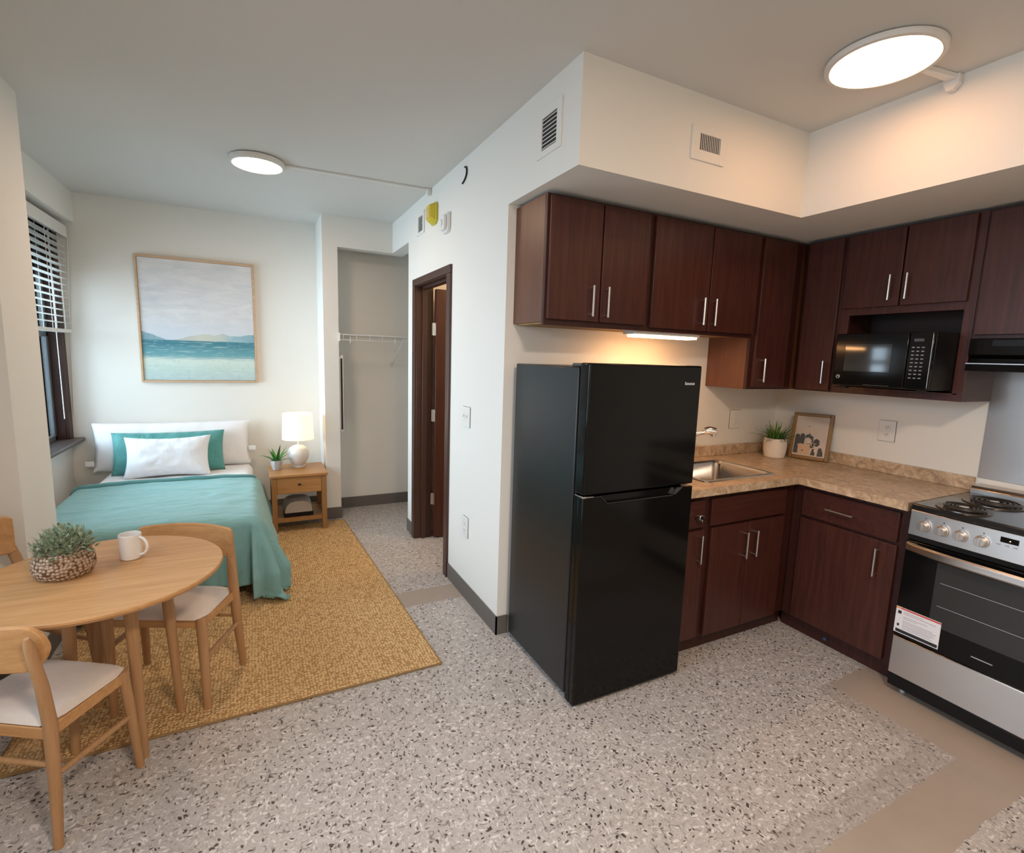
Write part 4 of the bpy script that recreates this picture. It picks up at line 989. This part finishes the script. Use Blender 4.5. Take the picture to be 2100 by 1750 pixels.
# ------------------------------------------------------------------ table
TX, TY, TR, TZ = -1.668, -.08, .386, .685
t = thing('dining_table', 'round light oak dining table with four legs at the left', 'table', (TX, TY, 0))
MB(t).lathe((TX, TY, 0), [(TR - .022, TZ - .026), (TR - .006, TZ - .02), (TR, TZ - .010), (TR - .001, TZ - .003), (TR - .004, TZ), (.001, TZ)], 96, cap=True).build('tabletop', M['oak'], t, angle=30)
MB(t).lathe((TX, TY, 0), [(.21, TZ - .06), (.21, TZ - .0265), (.19, TZ - .0265), (.19, TZ - .06), (.21, TZ - .06)], 40, cap=False).build('apron', M['oak_z'], t, weld=True)
for (x, y), zf in (((-1.467, -.008), .0092), ((-1.558, -.232), .0005), ((-1.705, .062), .0092), ((-1.785, -.12), .0092)):
    ux, uy = TX + (x - TX) * .86, TY + (y - TY) * .86
    MB(t).tube([(x, y, zf), (x * .6 + ux * .4, y * .6 + uy * .4, .3), (ux, uy, TZ - .0262)], [.0145, .0185, .0225], 18).build('leg', M['oak_z'], t)

# ------------------------------------------------------------------ chairs (built once, then copied)
CHG = 'oak chairs with grey seats around the table'
def make_chair(label, px_, half, rounded):
    ch = thing('dining_chair', label, 'chair', (0, 0, 0), CHG)
    def leg_path(sx, front):
        if front: return [(sx * .182, .137, .0), (sx * .172, .122, .25), (sx * .164, .112, .392)], [.0125, .0165, .0175]
        q = (px_ - .168)
        return [(sx * .182, -.172, .0), (sx * .174, -.156, .20), (sx * .168, -.148, .39), (sx * (.168 + q * .35), -.162, .52), (sx * (.168 + q * .9), -.190, .672 if rounded else .655), (sx * px_, -.195, .695 if rounded else .676)], [.0125, .0165, .0185, .017, .0135, .007]
    for sx in (-1, 1):
        for fr_ in (True, False):
            pth, rad = leg_path(sx, fr_); MB().tube(pth, rad, 16).build('leg', M['oak_z'], ch, angle=60)
    rings = []; zc = .645 if rounded else .615
    for k in range(49):
        u = k / 48; x = half * (2 * u - 1)
        y = -.1585 - .034 * (1 - (x / px_) ** 2)
        if not rounded: y -= .012
        hh = .072
        e = min(u, 1 - u) * 2 * half / (.055 if rounded else .008)
        if e < 1: hh = max(.012 if rounded else .064, hh * math.sqrt(max(0, 1 - (1 - e) ** 2)))
        zt_ = zc + hh + (.008 * (1 - (x / half) ** 2) if not rounded else 0)
        rings.append([(x, y + .002, zt_), (x, y + .009, zt_ - .005), (x, y + .010, zc - hh + .005), (x, y + .003, zc - hh), (x, y - .007, zc - hh + .004), (x, y - .008, zt_ - .004)])
    MB().rings(rings).build('backrest', M['oak'], ch, .0015, angle=50)
    b = MB()
    b.box(-.158, .158, .098, .118, .348, .386); b.box(-.158, .158, -.16, -.14, .348, .386); b.box(-.172, -.154, -.14, .105, .348, .386); b.box(.154, .172, -.14, .105, .348, .386)
    b.build('seat_frame', M['oak'], ch, .003)
    def seatf(sg):
        def fn(u, v):
            a, c = 2 * u - 1, 2 * v - 1
            k = (1 - abs(a) ** 4) ** .4 * (1 - abs(c) ** 4) ** .4 if abs(a) < 1 and abs(c) < 1 else 0
            hw = .176 - .010 * (1 - v); r = 1 - .09 * max(0, abs(a) * abs(c) - .6) / .4
            return Vector((a * hw * r, (-.158 + .29 * v) if abs(c) < 1.1 else 0, .3905 + (.030 * k if sg > 0 else -.003 * k)))
        return fn
    b = MB(); b.grid(seatf(1), 30, 30); b.grid(seatf(-1), 30, 30); b.build('seat', M['linen'], ch, weld=True, angle=80)
    for sx in (-1, 1):
        MB().tube([(sx * .176, .126, .215), (sx * .177, 0, .222), (sx * .178, -.157, .230)], [.0085, .011, .0085], 12).build('side_stretcher', M['oak_z'], ch)
    MB().tube([(-.172, -.154, .262), (0, -.154, .262), (.172, -.154, .262)], [.008, .010, .008], 12).build('back_stretcher', M['oak_z'], ch)
    return ch
def put(o, c, f, z, s=(1, 1, 1)):
    o.location = (c[0], c[1], z); o.rotation_euler = (0, 0, math.atan2(-f[0], f[1])); o.scale = s
put(make_chair('oak dining chair with grey seat in the near left corner, its back to the camera', .176, .192, True), (-1.79, -.30), (.52, .855), .0005)
put(make_chair('oak dining chair with grey seat between the round table and the bed', .140, .166, False), (-1.5175, .1816), (-.42, -.907), .0092, (1.25, 1, 1))
put(make_chair('oak dining chair beside the wall pier behind the table, cut by the left edge', .118, .142, False), (-2.043, .211), (.8, -.6), .0005, (1.15, 1.15, 1.15))

# on the table
mx, my = -1.605, .035
t = thing('coffee_mug', 'plain white coffee mug on the round table', 'mug', (mx, my, TZ))
MB(t).lathe((mx, my, TZ + .0005), [(.001, 0), (.032, 0), (.0355, .003), (.0375, .045), (.038, .098), (.0365, .0995), (.035, .098), (.034, .045), (.032, .006), (.001, .005)], 40).build('mug_body', M['mug'], t)
dx, dy = math.cos(-.47), math.sin(-.47)
MB(t).tube([(mx + dx * (.035 + .032 * math.sin(PI * k / 14)), my + dy * (.035 + .032 * math.sin(PI * k / 14)), TZ + .052 - .036 * math.cos(PI * k / 14) + .0) for k in range(15)], .0052, 10, flat=1.).build('mug_handle', M['mug'], t)

bx_, by_ = -1.785, -.055
t = thing('basket_plant', 'grey-green leafy plant in a woven rope basket on the table', 'potted plant', (bx_, by_, TZ))
MB(t).lathe((bx_, by_, TZ + .0005), [(.001, 0), (.070, 0), (.084, .012), (.092, .036), (.090, .062), (.080, .088), (.078, .096), (.072, .095), (.072, .084), (.001, .082)], 48).build('basket', M['basket'], t)
b = MB(t)
for k in range(620):
    th_ = random.uniform(0, 2 * PI); ph = math.acos(random.uniform(-.05, 1)); R = .090 * random.uniform(.55, 1.05)
    c = Vector((bx_ + R * 1.0 * math.sin(ph) * math.cos(th_), by_ + R * 1.0 * math.sin(ph) * math.sin(th_), TZ + .085 + R * 1.02 * math.cos(ph)))
    dirv = (c - Vector((bx_, by_, TZ + .05))).normalized() + Vector((random.gauss(0, .4), random.gauss(0, .4), random.gauss(.1, .4)))
    blade(b, c, dirv, random.uniform(.014, .026), random.uniform(.0045, .0075), random.uniform(-.3, .5), 3)
b.build('foliage', M['leaf_sage'], t, normals=False)
b = MB(t)
for k in range(26):
    a = random.uniform(0, 2 * PI); r_ = random.uniform(.02, .07)
    b.tube([(bx_ + r_ * .5 * math.cos(a), by_ + r_ * .5 * math.sin(a), TZ + .07), (bx_ + r_ * math.cos(a), by_ + r_ * math.sin(a), TZ + .15)], .0016, 5)
b.build('stems', M['leaf_sage'], t)

# ------------------------------------------------------------------ camera
yaw, pitch, roll = .4717, .1384, .0316
c_, s_ = math.cos(yaw), math.sin(yaw); cp_, sp_ = math.cos(pitch), math.sin(pitch); cr, sr = math.cos(roll), math.sin(roll)
R_ = Vector((c_, -s_, 0)); F_ = Vector((cp_ * s_, cp_ * c_, -sp_)); U_ = Vector((sp_ * s_, sp_ * c_, cp_)); D_ = -U_
Xc = cr * R_ - sr * D_; Yd = sr * R_ + cr * D_
cam = bpy.data.cameras.new('camera'); co = bpy.data.objects.new('camera', cam); C.objects.link(co)
mat = Matrix.Identity(4)
for i in range(3):
    mat[i][0] = Xc[i]; mat[i][1] = -Yd[i]; mat[i][2] = -F_[i]
mat[0][3], mat[1][3], mat[2][3] = -1.1386, -2.3449, 1.5267
co.matrix_world = mat
cam.sensor_fit = 'HORIZONTAL'; cam.sensor_width = 36; cam.lens = 1034.08 / 2100 * 36; cam.clip_start = .02
SC.camera = co

# ------------------------------------------------------------------ light
wd = bpy.data.worlds.new('sky'); SC.world = wd; wd.use_nodes = True
bg = wd.node_tree.nodes['Background']; bg.inputs[0].default_value = (.42, .52, .64, 1); bg.inputs[1].default_value = .35
def area(name, loc, rot, sx, sy, power, col):
    l = bpy.data.lights.new(name, 'AREA'); l.shape = 'RECTANGLE'; l.size = sx; l.size_y = sy; l.energy = power; l.color = col
    o = bpy.data.objects.new(name, l); C.objects.link(o); o.location = loc; o.rotation_euler = rot; return o
def point(name, loc, power, col, r=.05):
    l = bpy.data.lights.new(name, 'POINT'); l.energy = power; l.color = col; l.shadow_soft_size = r
    o = bpy.data.objects.new(name, l); C.objects.link(o); o.location = loc; return o
a = area('bedroom_window_daylight', (-2.70, 1.9, 1.40), (0, math.radians(-80), 0), 1.24, 1.6, 64, (.79, .89, 1.)); a.data.spread = math.radians(140)
a = area('near_window_daylight', (-2.70, -1.09, 1.62), (0, math.radians(-60), 0), 1.5, 2.0, 38, (.78, .87, 1.)); a.data.spread = math.radians(125)
point('bathroom_lamp', (1.0, .75, 2.3), 24, (1., .66, .40), .12)
l = bpy.data.lights.new('added_room_fill', 'AREA'); l.shape = 'DISK'; l.size = .38; l.energy = 57; l.color = (1., .82, .66)  # unseen fill light added under the ceiling behind the camera
o = bpy.data.objects.new('added_room_fill', l); C.objects.link(o); o.location = (-.5, -2.7, 2.64)

SC.view_settings.view_transform = 'Standard'
SC.view_settings.look = 'None'
SC.view_settings.gamma = 1
SC.view_settings.use_curve_mapping = False
SC.view_settings.exposure = 0.0
SC.cycles.use_denoising = True
SC.cycles.max_bounces = 8
SC.cycles.sample_clamp_indirect = 8
